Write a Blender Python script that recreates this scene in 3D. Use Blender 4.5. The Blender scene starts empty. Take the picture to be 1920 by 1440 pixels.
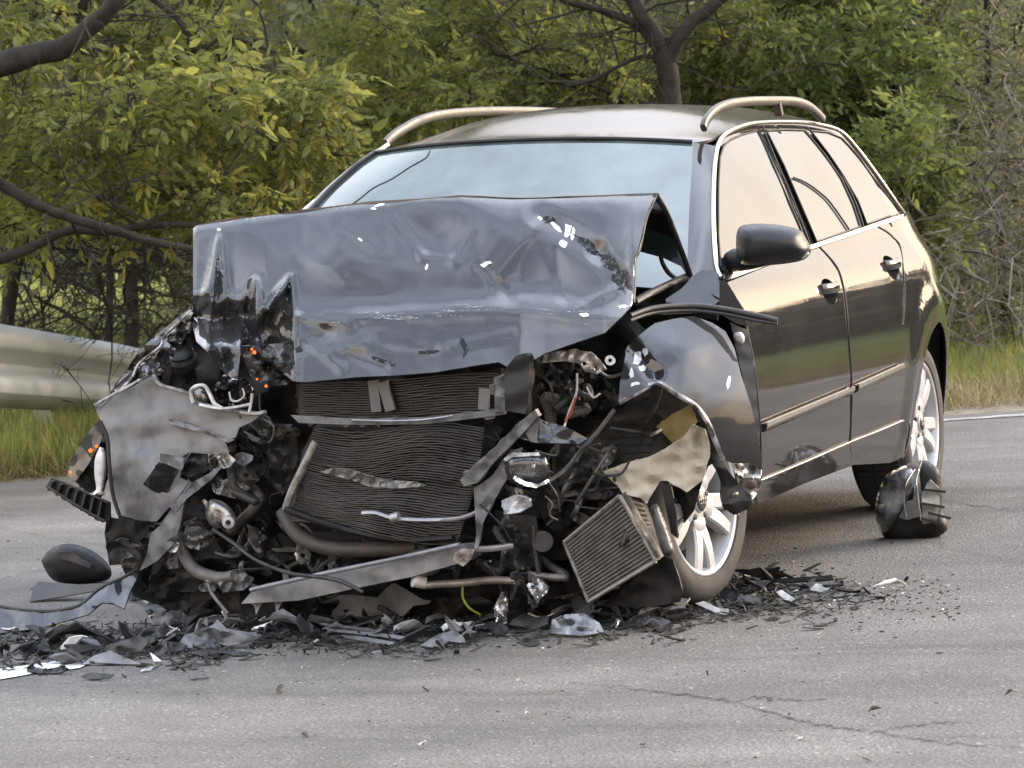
import bpy, bmesh, math, random
import numpy as np
from mathutils import Vector, Matrix, noise as mnoise
from mathutils.geometry import delaunay_2d_cdt

S = bpy.context.scene
R_ = math.radians
# ------------------------------------------------------------------ camera, sky, sun, exposure
CAMP = Vector((9.46, 3.96, 1.29)); FPX = 6656.0
cam = bpy.data.cameras.new('camera'); camo = bpy.data.objects.new('camera', cam)
S.collection.objects.link(camo); S.camera = camo
RM = (Matrix.Rotation(R_(111.05), 3, 'Z') @ Matrix.Rotation(R_(86.54), 3, 'X') @ Matrix.Rotation(R_(-3.76), 3, 'Z'))
camo.matrix_world = Matrix.Translation(CAMP) @ RM.to_4x4()
cam.sensor_width = 36.0; cam.lens = 36.0 * FPX / 1920.0
cam.dof.use_dof = True; cam.dof.focus_distance = 10.3; cam.dof.aperture_fstop = 13.0
cam.clip_start = 0.1; cam.clip_end = 2000
SUN_DIR = Vector((-0.74, 0.61, 0.27)).normalized()          # towards the sun
W = bpy.data.worlds.new('World'); S.world = W; W.use_nodes = True
wn = W.node_tree.nodes; wl_ = W.node_tree.links
sky = wn.new('ShaderNodeTexSky'); sky.sky_type = 'NISHITA'; sky.sun_disc = False
sky.sun_elevation = math.asin(SUN_DIR.z); sky.sun_rotation = math.atan2(SUN_DIR.x, SUN_DIR.y)
sky.air_density = 1.0; sky.dust_density = 3.0; sky.ozone_density = 1.0; sky.altitude = 100
# an evening veil of thin cloud over the whole sky: blue grey overhead, peach towards the horizon, softly mottled
cl_mix = wn.new('ShaderNodeMix'); cl_mix.data_type = 'RGBA'; cl_mix.inputs[0].default_value = 0.82; wl_.new(sky.outputs[0], cl_mix.inputs[6])
wtc = wn.new('ShaderNodeTexCoord'); wsx = wn.new('ShaderNodeSeparateXYZ'); wl_.new(wtc.outputs['Generated'], wsx.inputs[0])
wel = wn.new('ShaderNodeValToRGB'); wl_.new(wsx.outputs[2], wel.inputs[0]); we = wel.color_ramp.elements
for _ in range(2): we.new(.5)
for el_, (p_, c_) in zip(we, [(0.0, (.53, .39, .29)), (.22, (.60, .46, .355)), (.45, (.69, .71, .75)), (.9, (.73, .81, .97))]): el_.position = p_; el_.color = (*c_, 1)
wnz = wn.new('ShaderNodeTexNoise'); wnz.inputs['Scale'].default_value = 1.7; wnz.inputs['Detail'].default_value = 2.5; wnz.inputs['Roughness'].default_value = .5
wl_.new(wtc.outputs['Generated'], wnz.inputs['Vector']); wrp = wn.new('ShaderNodeValToRGB'); wl_.new(wnz.outputs[0], wrp.inputs[0])
wrp.color_ramp.elements[0].position = .36; wrp.color_ramp.elements[0].color = (3.0, 3.1, 3.3, 1); wrp.color_ramp.elements[1].position = .64; wrp.color_ramp.elements[1].color = (8.0, 7.9, 7.8, 1)
wsc = wn.new('ShaderNodeMix'); wsc.data_type = 'RGBA'; wsc.blend_type = 'MULTIPLY'; wsc.inputs[0].default_value = 1; wl_.new(wel.outputs[0], wsc.inputs[6]); wl_.new(wrp.outputs[0], wsc.inputs[7])
wl_.new(wsc.outputs[2], cl_mix.inputs[7])
bg = wn['Background']; wl_.new(cl_mix.outputs[2], bg.inputs[0]); bg.inputs[1].default_value = 0.15
sl = bpy.data.lights.new('sun', 'SUN'); sl.energy = 0.9; sl.angle = R_(30); sl.color = (1.0, 0.84, 0.66)
so = bpy.data.objects.new('sun', sl); S.collection.objects.link(so)
so.rotation_euler = SUN_DIR.to_track_quat('Z', 'Y').to_euler()
S.view_settings.view_transform = 'Standard'; S.view_settings.look = 'None'
S.view_settings.exposure = 2.38; S.view_settings.gamma = 1.0
S.cycles.use_denoising = True
S.cycles.max_bounces = 8; S.cycles.transparent_max_bounces = 8
S.cycles.caustics_reflective = False; S.cycles.caustics_refractive = False
S.cycles.sample_clamp_indirect = 6

# ------------------------------------------------------------------ helpers
C = S.collection
rnd = random.Random(7)
NR = np.random.RandomState(11)

def ray(px, py):
    return (RM @ Vector(((px-960)/FPX, (720-py)/FPX, -1.0)))
def atx(px, py, x):
    d = ray(px, py); return CAMP + d*((x-CAMP.x)/d.x)
def aty(px, py, y):
    d = ray(px, py); return CAMP + d*((y-CAMP.y)/d.y)
def atz(px, py, z=0.0):
    d = ray(px, py); return CAMP + d*((z-CAMP.z)/d.z)
def atd(px, py, d):
    return CAMP + ray(px, py)*d
def ground_at(px, d):
    p = atd(px, 400, d); return Vector((p.x, p.y, 0))

WLOC = {}
def wloc(o): return WLOC.get(o.name, Vector((0, 0, 0)))
def tag(o, label=None, cat=None, group=None, kind=None):
    if label: o['label'] = label
    if cat: o['category'] = cat
    if group: o['group'] = group
    if kind: o['kind'] = kind
    return o
def empty(name, loc=(0, 0, 0)):
    o = bpy.data.objects.new(name, None); C.objects.link(o); o.location = loc
    o.empty_display_size = 0.1; WLOC[o.name] = Vector(loc); return o
def link(name, me, mat=None, parent=None, smooth=True, angle=None):
    o = bpy.data.objects.new(name, me); C.objects.link(o)
    if mat is not None and not me.materials: me.materials.append(mat)
    if parent is not None:
        o.parent = parent; o.location = -wloc(parent)
    if smooth:
        me.polygons.foreach_set('use_smooth', [True]*len(me.polygons))
        if angle: me.set_sharp_from_angle(angle=R_(angle))
    return o
def solid(o, t, off=-1.0):
    m = o.modifiers.new('thickness', 'SOLIDIFY'); m.thickness = t; m.offset = off
    e = o.modifiers.new('edges', 'EDGE_SPLIT'); e.split_angle = R_(42); return o
def bevel(o, w, seg=2):
    m = o.modifiers.new('bevel', 'BEVEL'); m.width = w; m.segments = seg; m.limit_method = 'ANGLE'; m.angle_limit = R_(40); return o

class MB:
    def __init__(s): s.v = []; s.f = []
    def add(s, vs, fs):
        b = len(s.v); s.v += [tuple(v) for v in vs]; s.f += [tuple(i+b for i in f) for f in fs]; return s
    def box(s, c, size, rot=None):
        c = Vector(c); h = Vector(size)/2; rot = rot or Matrix.Identity(3)
        vs = [c + rot @ Vector((sx*h.x, sy*h.y, sz*h.z)) for sx in (-1, 1) for sy in (-1, 1) for sz in (-1, 1)]
        return s.add(vs, [(0, 1, 3, 2), (4, 6, 7, 5), (0, 4, 5, 1), (2, 3, 7, 6), (0, 2, 6, 4), (1, 5, 7, 3)])
    def bar(s, a, b, w, h, up=(0, 0, 1)):
        a = Vector(a); b = Vector(b); d = (b-a); L = d.length; d.normalize(); up = Vector(up)
        x = up.cross(d)
        if x.length < 1e-4: x = Vector((1, 0, 0)).cross(d)
        x.normalize(); z = d.cross(x)
        return s.box((a+b)/2, (L, w, h), Matrix((d, x, z)).transposed())
    def tube(s, pts, r, seg=8, cap=True):
        pts = [Vector(p) for p in pts]; n = len(pts)
        rs = r if isinstance(r, (list, tuple)) else [r]*n
        t = [(pts[min(i+1, n-1)]-pts[max(i-1, 0)]).normalized() for i in range(n)]
        nx = t[0].orthogonal().normalized(); b = len(s.v); vs = []
        for i in range(n):
            nx = (nx - t[i]*nx.dot(t[i])); nx.normalize(); ny = t[i].cross(nx)
            for k in range(seg):
                a = 2*math.pi*k/seg
                vs.append(pts[i] + (nx*math.cos(a)+ny*math.sin(a))*rs[i])
        fs = [(i*seg+k, i*seg+(k+1) % seg, (i+1)*seg+(k+1) % seg, (i+1)*seg+k) for i in range(n-1) for k in range(seg)]
        if cap: fs += [tuple(range(seg-1, -1, -1)), tuple((n-1)*seg+k for k in range(seg))]
        return s.add(vs, fs)
    def lathe(s, prof, c, axis, seg=32, closed=False):
        axis = Vector(axis).normalized(); c = Vector(c); u = axis.orthogonal().normalized(); w = axis.cross(u)
        vs = [c + axis*h + (u*math.cos(2*math.pi*k/seg)+w*math.sin(2*math.pi*k/seg))*r for (h, r) in prof for k in range(seg)]
        n = len(prof)
        fs = [(i*seg+k, i*seg+(k+1) % seg, ((i+1) % n)*seg+(k+1) % seg, ((i+1) % n)*seg+k) for i in range(n if closed else n-1) for k in range(seg)]
        return s.add(vs, fs)
    def mesh(s, name):
        me = bpy.data.meshes.new(name); me.from_pydata(s.v, [], s.f); me.update(); return me
    def build(s, name, mat, parent=None, smooth=True, angle=40):
        return link(name, s.mesh(name), mat, parent, smooth, angle)

def smooth_path(pts, n=6):
    """Catmull-Rom through points (any dimension tuple)."""
    P = [np.array(p, float) for p in pts]; out = []
    for i in range(len(P)-1):
        p0 = P[max(i-1, 0)]; p1 = P[i]; p2 = P[i+1]; p3 = P[min(i+2, len(P)-1)]
        for k in range(n):
            t = k/n
            out.append(.5*((2*p1)+(-p0+p2)*t+(2*p0-5*p1+4*p2-p3)*t*t+(-p0+3*p1-3*p2+p3)*t**3))
    out.append(P[-1]); return [tuple(q) for q in out]

class Crumple:
    """creased-metal relief: sum of triangle waves in random directions plus noise; a function of two coordinates in px"""
    def __init__(s, seed, amp, wave=60., n=5, soft=0.3):
        r = random.Random(seed); s.k = []; s.seed = seed*13.7; s.amp = amp; s.wave = wave; s.soft = soft
        for i in range(n):
            a = r.uniform(0, math.pi); w = wave*r.uniform(.6, 2.2)
            s.k.append((math.cos(a)/w, math.sin(a)/w, r.random(), r.uniform(.4, 1)*(w/wave)**.8/n*2))
    def __call__(s, x, y):
        q = mnoise.noise(Vector((x/s.wave*.6, y/s.wave*.6, s.seed)))*.35
        f = 0
        for kx, ky, ph, a in s.k:
            t = (x*kx+y*ky+ph+q) % 1.0
            f += a*(abs(2*t-1)-.5)
        f += s.soft*mnoise.noise(Vector((x/s.wave*1.7, y/s.wave*1.7, s.seed+5)))
        return f*s.amp

def in_poly(x, y, P):
    c = False; j = len(P)-1
    for i in range(len(P)):
        if (P[i][1] > y) != (P[j][1] > y) and x < (P[j][0]-P[i][0])*(y-P[i][1])/(P[j][1]-P[i][1])+P[i][0]: c = not c
        j = i
    return c
def cdt(poly, step, jit=.25, seed=1, holes=(), extra=()):
    """triangulate a polygon with inner points; returns 2D verts, tris"""
    r = random.Random(seed)
    def dens(pl):
        out = []
        for i in range(len(pl)):
            a = pl[i]; b = pl[(i+1) % len(pl)]; L = math.hypot(b[0]-a[0], b[1]-a[1]); n = max(1, int(L/step+.5))
            out += [(a[0]+(b[0]-a[0])*k/n, a[1]+(b[1]-a[1])*k/n) for k in range(n)]
        return out
    ol = dens(poly); vs = [Vector(p) for p in ol]; es = [(i, (i+1) % len(ol)) for i in range(len(ol))]
    hl = []
    for h in holes:
        hh = dens(h); b = len(vs); hl.append(hh); vs += [Vector(p) for p in hh]; es += [(b+i, b+(i+1) % len(hh)) for i in range(len(hh))]
    xs = [p[0] for p in ol]; ys = [p[1] for p in ol]
    y = min(ys)+step*.5; row = 0
    while y < max(ys):
        x = min(xs)+step*(.5 if row % 2 else 1.0)
        while x < max(xs):
            qx = x+r.uniform(-jit, jit)*step; qy = y+r.uniform(-jit, jit)*step
            if in_poly(qx, qy, ol) and not any(in_poly(qx, qy, h) for h in hl):
                ok = all((qx-p[0])**2+(qy-p[1])**2 > (.45*step)**2 for p in ol) and all((qx-p[0])**2+(qy-p[1])**2 > (.45*step)**2 for h in hl for p in h)
                if ok: vs.append(Vector((qx, qy)))
            x += step
        y += step*.87; row += 1
    vs += [Vector(p) for p in extra if in_poly(p[0], p[1], ol)]
    v, e, f, *_ = delaunay_2d_cdt(vs, es, [], 0, 1e-5)
    F = []
    for t in f:
        cx = sum(v[i].x for i in t)/len(t); cy = sum(v[i].y for i in t)/len(t)
        if in_poly(cx, cy, ol) and not any(in_poly(cx, cy, h) for h in hl): F.append(tuple(t))
    return [(p.x, p.y) for p in v], F

def plane_depth(ctrl):
    """ctrl: [(px,py,x)...]: least-squares plane, plus inverse-distance residual"""
    A = np.array([(1, c[0], c[1]) for c in ctrl], float); b = np.array([c[2] for c in ctrl], float)
    k, *_ = np.linalg.lstsq(A, b, rcond=None) if len(ctrl) >= 3 else (np.array([b.mean(), 0, 0]),)
    res = b-A@k; P = A[:, 1:]
    def f(x, y):
        d = (P[:, 0]-x)**2+(P[:, 1]-y)**2+4; w = 1/d**1.5
        return float(k[0]+k[1]*x+k[2]*y+(w*res).sum()/w.sum())
    return f
def quad_depth(ctrl):
    A = np.array([(1, c[0]/100, c[1]/100, (c[0]/100)**2, c[0]*c[1]/1e4, (c[1]/100)**2) for c in ctrl]); k, *_ = np.linalg.lstsq(A, np.array([c[2] for c in ctrl]), rcond=None)
    return lambda x, y: float(k[0]+k[1]*x/100+k[2]*y/100+k[3]*(x/100)**2+k[4]*x*y/1e4+k[5]*(y/100)**2)
def sheet(name, poly, dep, mat, parent, thick=.002, crumple=None, step=9, seed=1, holes=(), angle=28, smooth_edge=False, extra=()):
    """a piece of sheet metal or plastic: outline, its own depth (car x), relief and thickness"""
    if isinstance(dep, (int, float)): d = lambda x, y: dep
    elif isinstance(dep, list): d = plane_depth(dep)
    else: d = dep
    if smooth_edge: poly = [p[:2] for p in smooth_path(list(poly)+[poly[0]], 4)][:-1]
    v, f = cdt(poly, step, seed=seed, holes=holes, extra=extra)
    V = []
    for (x, y) in v:
        V.append(atx(x, y, d(x, y)+(crumple(x, y) if crumple else 0)))
    me = bpy.data.meshes.new(name); me.from_pydata([tuple(p) for p in V], [], f); me.update()
    # orient towards the outside (front)
    n = Vector((0, 0, 0))
    for p in me.polygons: n += p.normal*p.area
    if n.x < 0: me.flip_normals()
    o = link(name, me, mat, parent, True, angle)
    if thick: solid(o, thick)
    return o
def wire(name, path, r, mat, parent, seg=6, n=6):
    """path: [(px,py,x)...]"""
    P = [atx(*q) for q in path]
    P = [Vector(q) for q in smooth_path([tuple(p) for p in P], n)]
    return MB().tube(P, r, seg).build(name, mat, parent, True, 60)

# ------------------------------------------------------------------ materials
MATS = {}
def nd(nt, t, **kw):
    n = nt.nodes.new(t)
    for k, v in kw.items():
        if k.startswith('i_'):
            key = k[2:]
            key = int(key) if key.isdigit() else key.replace('_', ' ')
            n.inputs[key].default_value = v
        else: setattr(n, k, v)
    return n
def ramp(nt, fac, stops):
    r = nt.nodes.new('ShaderNodeValToRGB'); e = r.color_ramp.elements
    while len(e) < len(stops): e.new(.5)
    for el, (p, c) in zip(e, stops): el.position = p; el.color = (c[0], c[1], c[2], 1) if not isinstance(c, (int, float)) else (c, c, c, 1)
    nt.links.new(fac, r.inputs[0]); return r.outputs[0]
def base_mat(name):
    m = bpy.data.materials.new(name); m.use_nodes = True; MATS[name] = m
    return m, m.node_tree, m.node_tree.nodes['Principled BSDF']
def mat(name, col, rough=.5, metal=0., coat=0., col2=None, scale=20., bump=0., spec=.5, coat_rough=.05, ior=1.5, detail=5, rvar=.15, contrast=(.35, .65), bscale=None):
    m, nt, b = base_mat(name); L = nt.links
    b.inputs['Roughness'].default_value = rough; b.inputs['Metallic'].default_value = metal
    b.inputs['Coat Weight'].default_value = coat; b.inputs['Coat Roughness'].default_value = coat_rough
    b.inputs['IOR'].default_value = ior; b.inputs['Specular IOR Level'].default_value = spec
    tc = nd(nt, 'ShaderNodeTexCoord'); nz = nd(nt, 'ShaderNodeTexNoise', i_Scale=scale, i_Detail=detail, i_Roughness=.6)
    L.new(tc.outputs['Object'], nz.inputs['Vector'])
    if col2:
        L.new(ramp(nt, nz.outputs[0], [(contrast[0], col), (contrast[1], col2)]), b.inputs['Base Color'])
    else: b.inputs['Base Color'].default_value = (*col, 1)
    if rvar:
        mr = nd(nt, 'ShaderNodeMapRange'); mr.inputs[1].default_value = .3; mr.inputs[2].default_value = .7
        mr.inputs[3].default_value = max(0.0, rough-rvar); mr.inputs[4].default_value = min(1, rough+rvar)
        L.new(nz.outputs[0], mr.inputs[0]); L.new(mr.outputs[0], b.inputs['Roughness'])
    if bump:
        n2 = nz
        if bscale:
            n2 = nd(nt, 'ShaderNodeTexNoise', i_Scale=bscale, i_Detail=4.); L.new(tc.outputs['Object'], n2.inputs['Vector'])
        bp = nd(nt, 'ShaderNodeBump', i_Strength=bump, i_Distance=.01); L.new(n2.outputs[0], bp.inputs['Height']); L.new(bp.outputs[0], b.inputs['Normal'])
    return m

def paint_mat(name, dust=.25, rough=.08, spec=0.0, cior=1.55):
    """dark metallic paint under clear coat, with a film of road dust"""
    m, nt, b = base_mat(name); L = nt.links
    tc = nd(nt, 'ShaderNodeTexCoord')
    n1 = nd(nt, 'ShaderNodeTexNoise', i_Scale=5., i_Detail=8., i_Roughness=.65); L.new(tc.outputs['Object'], n1.inputs['Vector'])
    n2 = nd(nt, 'ShaderNodeTexNoise', i_Scale=160., i_Detail=3.); L.new(tc.outputs['Object'], n2.inputs['Vector'])
    mx = nd(nt, 'ShaderNodeMix', data_type='FLOAT'); mx.inputs[0].default_value = .35
    L.new(n1.outputs[0], mx.inputs[2]); L.new(n2.outputs[0], mx.inputs[3])
    col = ramp(nt, mx.outputs[0], [(.28, (.010+.012*dust, .0105+.0105*dust, .012+.009*dust)), (.72, (.012+.06*dust, .0125+.053*dust, .014+.044*dust))])
    L.new(col, b.inputs['Base Color'])
    b.inputs['Roughness'].default_value = .5; b.inputs['Specular IOR Level'].default_value = spec; b.inputs['Coat Weight'].default_value = 1.0; b.inputs['Coat IOR'].default_value = cior
    cr = ramp(nt, mx.outputs[0], [(.35, rough*.5), (.7, rough*1.6+.05*dust)]); L.new(cr, b.inputs['Coat Roughness'])
    return m
M = {}
M['paint'] = paint_mat('black_paint', .42, .05)
M['hoodpaint'] = paint_mat('dusty_black_paint', .22, .045, .05, 1.6)
M['roofpaint'] = paint_mat('roof_paint', 1.6, .08, 0., 1.38)
M['roofpaint'].node_tree.nodes['Principled BSDF'].inputs['Coat Weight'].default_value = .75
M['glass'] = mat('tinted_glass', (.03, .038, .038), .03, coat=0., col2=(.05, .062, .060), scale=3., rvar=.0, ior=1.5)
M['screen'] = mat('hazy_windscreen_glass', (.028, .040, .038), .10, coat=.25, col2=(.075, .10, .094), scale=5., detail=9, rvar=.06, coat_rough=.06, ior=1.6)
M['chrome'] = mat('polished_aluminium_trim', (.56, .52, .48), .24, metal=1., rvar=.05)
M['alloy'] = mat('silver_alloy', (.50, .51, .53), .38, metal=.3, coat=.4, col2=(.42, .42, .43), scale=14., rvar=.1)
M['rubber'] = mat('tyre_rubber', (.016, .016, .016), .75, col2=(.032, .031, .030), scale=9., bump=.15)
M['blackplastic'] = mat('black_plastic', (.010, .010, .0105), .52, col2=(.020, .0195, .019), scale=12., bump=.08, rvar=.12, spec=.28)
M['greyplastic'] = mat('scuffed_grey_plastic', (.075, .075, .077), .6, col2=(.15, .149, .148), scale=7., bump=.12)
M['darkmetal'] = mat('sooty_dark_metal', (.016, .016, .017), .45, metal=.35, col2=(.07, .068, .065), scale=10., bump=.2, rvar=.2)
M['steel'] = mat('bent_grey_steel', (.20, .20, .21), .42, metal=.6, col2=(.34, .34, .35), scale=12., bump=.1, rvar=.15)
M['brightmetal'] = mat('bright_torn_metal', (.62, .62, .64), .28, metal=.9, col2=(.45, .45, .46), scale=25., bump=.2)
M['reflector'] = mat('headlamp_reflector', (.85, .85, .86), .10, metal=1., rvar=.05)
M['fins'] = mat('cooler_fins', (.012, .0118, .0115), .5, metal=.3, col2=(.055, .053, .049), scale=9., rvar=.15, detail=8)
M['felt'] = mat('beige_fibre_liner', (.30, .27, .21), .9, col2=(.45, .42, .34), scale=9., bump=.4, detail=8)
M['oldfoam'] = mat('yellowed_foam', (.22, .18, .07), .9, col2=(.30, .25, .12), scale=9., bump=.3)
M['white'] = mat('white_plastic', (.66, .66, .64), .4, col2=(.34, .34, .33), scale=22., bump=.1, detail=8)
M['primer'] = mat('bare_scraped_metal', (.70, .70, .72), .35, metal=.3, col2=(.45, .45, .47), scale=60., bump=.3)
M['amber'] = mat('amber_lens', (.85, .18, .01), .12, coat=1.)
M['red'] = mat('red_lens', (.45, .01, .01), .12, coat=1.)
M['clear'] = mat('clear_lens', (.20, .205, .21), .10, coat=1., col2=(.42, .43, .44), scale=26.)
M['liner'] = mat('inner_wing_sheet', (.06, .061, .062), .5, metal=.2, col2=(.19, .19, .188), scale=9., bump=.2, rvar=.15, detail=10)
M['wirewhite'] = mat('white_wire', (.6, .6, .58), .5)
M['wirered'] = mat('red_wire', (.35, .04, .03), .5)
M['yellow'] = mat('yellow_plastic', (.55, .38, .03), .5)
M['bronze'] = mat('dusty_rod', (.30, .27, .22), .5, metal=.5, col2=(.12, .11, .10), scale=12.)
M['galv'] = mat('galvanised_steel', (.34, .365, .375), .5, metal=.3, col2=(.41, .435, .445), scale=4., bump=.05, rvar=.12, detail=8)
M['bark'] = mat('bark', (.012, .0105, .008), .9, col2=(.036, .031, .024), scale=14., bump=.8, spec=.2, detail=8)
M['palebark'] = mat('pale_bark', (.10, .09, .075), .9, col2=(.18, .165, .14), scale=14., bump=.6, spec=.2, detail=8)
M['wornline'] = mat('worn_road_paint', (.42, .40, .37), .8, col2=(.16, .152, .142), scale=9., bump=.2, detail=9, contrast=(.42, .60))
M['paintline'] = mat('road_paint', (.72, .72, .70), .7, col2=(.42, .42, .41), scale=7., bump=.2, detail=9, contrast=(.45, .62))

M['sooty'] = mat('scraped_black_metal', (.012, .012, .012), .35, metal=.3, col2=(.16, .155, .15), scale=26., bump=.3, detail=9, contrast=(.45, .7))
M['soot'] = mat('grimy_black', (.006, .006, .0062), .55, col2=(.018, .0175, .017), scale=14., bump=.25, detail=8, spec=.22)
M['soot2'] = mat('grimy_dark_grey', (.014, .014, .014), .5, col2=(.05, .048, .044), scale=14., bump=.25, detail=8, spec=.3)
M['fins2'] = mat('bent_fin_edge', (.12, .118, .11), .5, metal=.5, col2=(.26, .255, .24), scale=40., bump=.2)
M['fins3'] = mat('dusty_cooler_row', (.05, .048, .043), .6, metal=.3, col2=(.14, .13, .115), scale=30., bump=.2, detail=8)
M['coolerdark'] = mat('cooler_core', (.018, .018, .017), .6, col2=(.05, .048, .044), scale=40.)
M['scuff'] = mat('scuffed_dark_plastic', (.035, .036, .038), .45, col2=(.13, .13, .135), scale=16., bump=.2, detail=9)
M['scuff2'] = mat('dusty_black_plastic', (.018, .0175, .0165), .6, col2=(.05, .047, .042), scale=16., bump=.2, detail=8, spec=.28)
M['lampglass'] = mat('smashed_lamp_glass', (.02, .02, .022), .12, metal=.4, coat=1., col2=(.20, .20, .21), scale=30., bump=.4, contrast=(.5, .75))
M['brightdirty'] = mat('dirty_bright_metal', (.10, .098, .092), .35, metal=.8, col2=(.50, .49, .47), scale=24., bump=.3, detail=8)
M['rustdark'] = mat('rust_brown_pipe', (.02, .017, .0155), .6, col2=(.05, .042, .037), scale=14., bump=.2)
M['hosegrey'] = mat('grey_hose', (.05, .049, .046), .5, col2=(.12, .117, .108), scale=20.)
M['rubberstrip'] = mat('black_rubber', (.014, .014, .014), .5, col2=(.035, .035, .034), scale=20.)
M['steel2'] = mat('dull_steel', (.08, .079, .076), .45, metal=.6, col2=(.17, .168, .16), scale=18., bump=.2)
M['beam'] = mat('grey_primed_beam', (.12, .123, .13), .45, metal=.3, col2=(.26, .263, .275), scale=8., bump=.15, detail=9)
M['lip'] = mat('chipped_edge', (.05, .05, .053), .4, metal=.4, col2=(.42, .42, .43), scale=24., contrast=(.4, .62))
M['greenwire'] = mat('green_yellow_wire', (.20, .24, .03), .5)
M['scuffpale'] = mat('pale_scuff', (.25, .25, .26), .5, col2=(.4, .4, .41), scale=60.)
nt_ = M['scuffpale'].node_tree; nz_ = nd(nt_, 'ShaderNodeTexNoise', i_Scale=90., i_Detail=6., i_Roughness=.7); tc_ = nd(nt_, 'ShaderNodeTexCoord'); nt_.links.new(tc_.outputs['Object'], nz_.inputs['Vector'])
nt_.links.new(ramp(nt_, nz_.outputs[0], [(.45, .0), (.65, .7)]), nt_.nodes['Principled BSDF'].inputs['Alpha'])
M['oil'] = mat('oil_film', (.012, .0115, .011), .6, col2=(.03, .028, .026), scale=6., rvar=.1, detail=9)
nt_ = M['oil'].node_tree; nz_ = nd(nt_, 'ShaderNodeTexNoise', i_Scale=4.5, i_Detail=8., i_Roughness=.7); tc_ = nd(nt_, 'ShaderNodeTexCoord'); nt_.links.new(tc_.outputs['Object'], nz_.inputs['Vector'])
nt_.links.new(ramp(nt_, nz_.outputs[0], [(.40, .0), (.62, .85)]), nt_.nodes['Principled BSDF'].inputs['Alpha'])
M['lensdark'] = mat('dark_lamp_lens', (.03, .03, .032), .08, coat=1., col2=(.30, .30, .31), scale=9., rvar=.04, contrast=(.45, .7))
M['feltgrey'] = mat('pale_grey_plastic', (.30, .29, .27), .6, col2=(.16, .155, .15), scale=18., bump=.2)
M['grime'] = mat('black_scuff_mark', (.012, .012, .012), .7, col2=(.03, .03, .03), scale=40., spec=.2)
nt_ = M['grime'].node_tree; nz_ = nd(nt_, 'ShaderNodeTexNoise', i_Scale=70., i_Detail=6., i_Roughness=.7); tc_ = nd(nt_, 'ShaderNodeTexCoord'); nt_.links.new(tc_.outputs['Object'], nz_.inputs['Vector'])
nt_.links.new(ramp(nt_, nz_.outputs[0], [(.42, .0), (.60, .85)]), nt_.nodes['Principled BSDF'].inputs['Alpha'])
m, nt, b = base_mat('glowing_amber_glint'); M['amberglint'] = m
b.inputs['Base Color'].default_value = (.8, .12, .01, 1); b.inputs['Emission Color'].default_value = (1, .10, .004, 1); b.inputs['Emission Strength'].default_value = .45  # amber lens glint, put in as a weak glow of its own

def leaf_mat(name, c1, c2, c3, trans=.45):
    m = bpy.data.materials.new(name); m.use_nodes = True; nt = m.node_tree; L = nt.links
    nt.nodes.remove(nt.nodes['Principled BSDF']); out = nt.nodes['Material Output']
    at = nd(nt, 'ShaderNodeAttribute', attribute_name='tone')
    col = ramp(nt, at.outputs['Fac'], [(0, c1), (.6, c2), (1, c3)])
    d = nd(nt, 'ShaderNodeBsdfPrincipled', i_Roughness=.5); d.inputs['Specular IOR Level'].default_value = .35
    t = nd(nt, 'ShaderNodeBsdfTranslucent'); mx = nd(nt, 'ShaderNodeMixShader'); mx.inputs[0].default_value = trans
    L.new(col, d.inputs['Base Color']); L.new(col, t.inputs['Color'])
    L.new(d.outputs[0], mx.inputs[1]); L.new(t.outputs[0], mx.inputs[2]); L.new(mx.outputs[0], out.inputs[0])
    return m
M['leaf'] = leaf_mat('walnut_leaf', (.125, .145, .045), (.235, .25, .065), (.47, .45, .10), .6)
M['leafb'] = leaf_mat('ash_leaf', (.09, .12, .04), (.165, .20, .06), (.31, .33, .09), .6)
M['leafg'] = leaf_mat('grey_green_leaf', (.10, .105, .055), (.20, .205, .11), (.33, .33, .18), .55)
M['leafw'] = leaf_mat('wood_leaf', (.14, .15, .075), (.25, .26, .135), (.40, .40, .22), .6)
M['leafd'] = leaf_mat('far_dark_leaf', (.03, .034, .018), (.05, .055, .028), (.08, .085, .04), .2)
M['grass'] = leaf_mat('grass_blade', (.12, .155, .04), (.25, .28, .075), (.45, .43, .17), .5)
M['drygrass'] = leaf_mat('dry_grass_blade', (.16, .13, .06), (.26, .22, .11), (.36, .31, .18), .3)

# asphalt
m, nt, b = base_mat('worn_asphalt'); L = nt.links; M['asphalt'] = m
tc = nd(nt, 'ShaderNodeTexCoord'); o_ = tc.outputs['Object']
nA = nd(nt, 'ShaderNodeTexNoise', i_Scale=.9, i_Detail=9., i_Roughness=.68); L.new(o_, nA.inputs['Vector'])
nB = nd(nt, 'ShaderNodeTexNoise', i_Scale=120., i_Detail=5., i_Roughness=.75); L.new(o_, nB.inputs['Vector'])
vo = nd(nt, 'ShaderNodeTexVoronoi', i_Scale=110.); L.new(o_, vo.inputs['Vector'])
big = ramp(nt, nA.outputs[0], [(.3, (.088, .081, .071)), (.50, (.143, .132, .117)), (.66, (.20, .183, .161))])
spk = ramp(nt, nB.outputs[0], [(.32, .28), (.5, .95), (.68, 1.85)])
st = ramp(nt, vo.outputs['Color'], [(.0, .55), (.5, .95), (.86, 1.1), (.93, 2.2), (1.0, 3.0)])
mu = nd(nt, 'ShaderNodeMix', data_type='RGBA', blend_type='MULTIPLY'); mu.inputs[0].default_value = 1
L.new(big, mu.inputs[6]); L.new(spk, mu.inputs[7])
mu2 = nd(nt, 'ShaderNodeMix', data_type='RGBA', blend_type='MULTIPLY'); mu2.inputs[0].default_value = .75
L.new(mu.outputs[2], mu2.inputs[6]); L.new(st, mu2.inputs[7])
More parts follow.
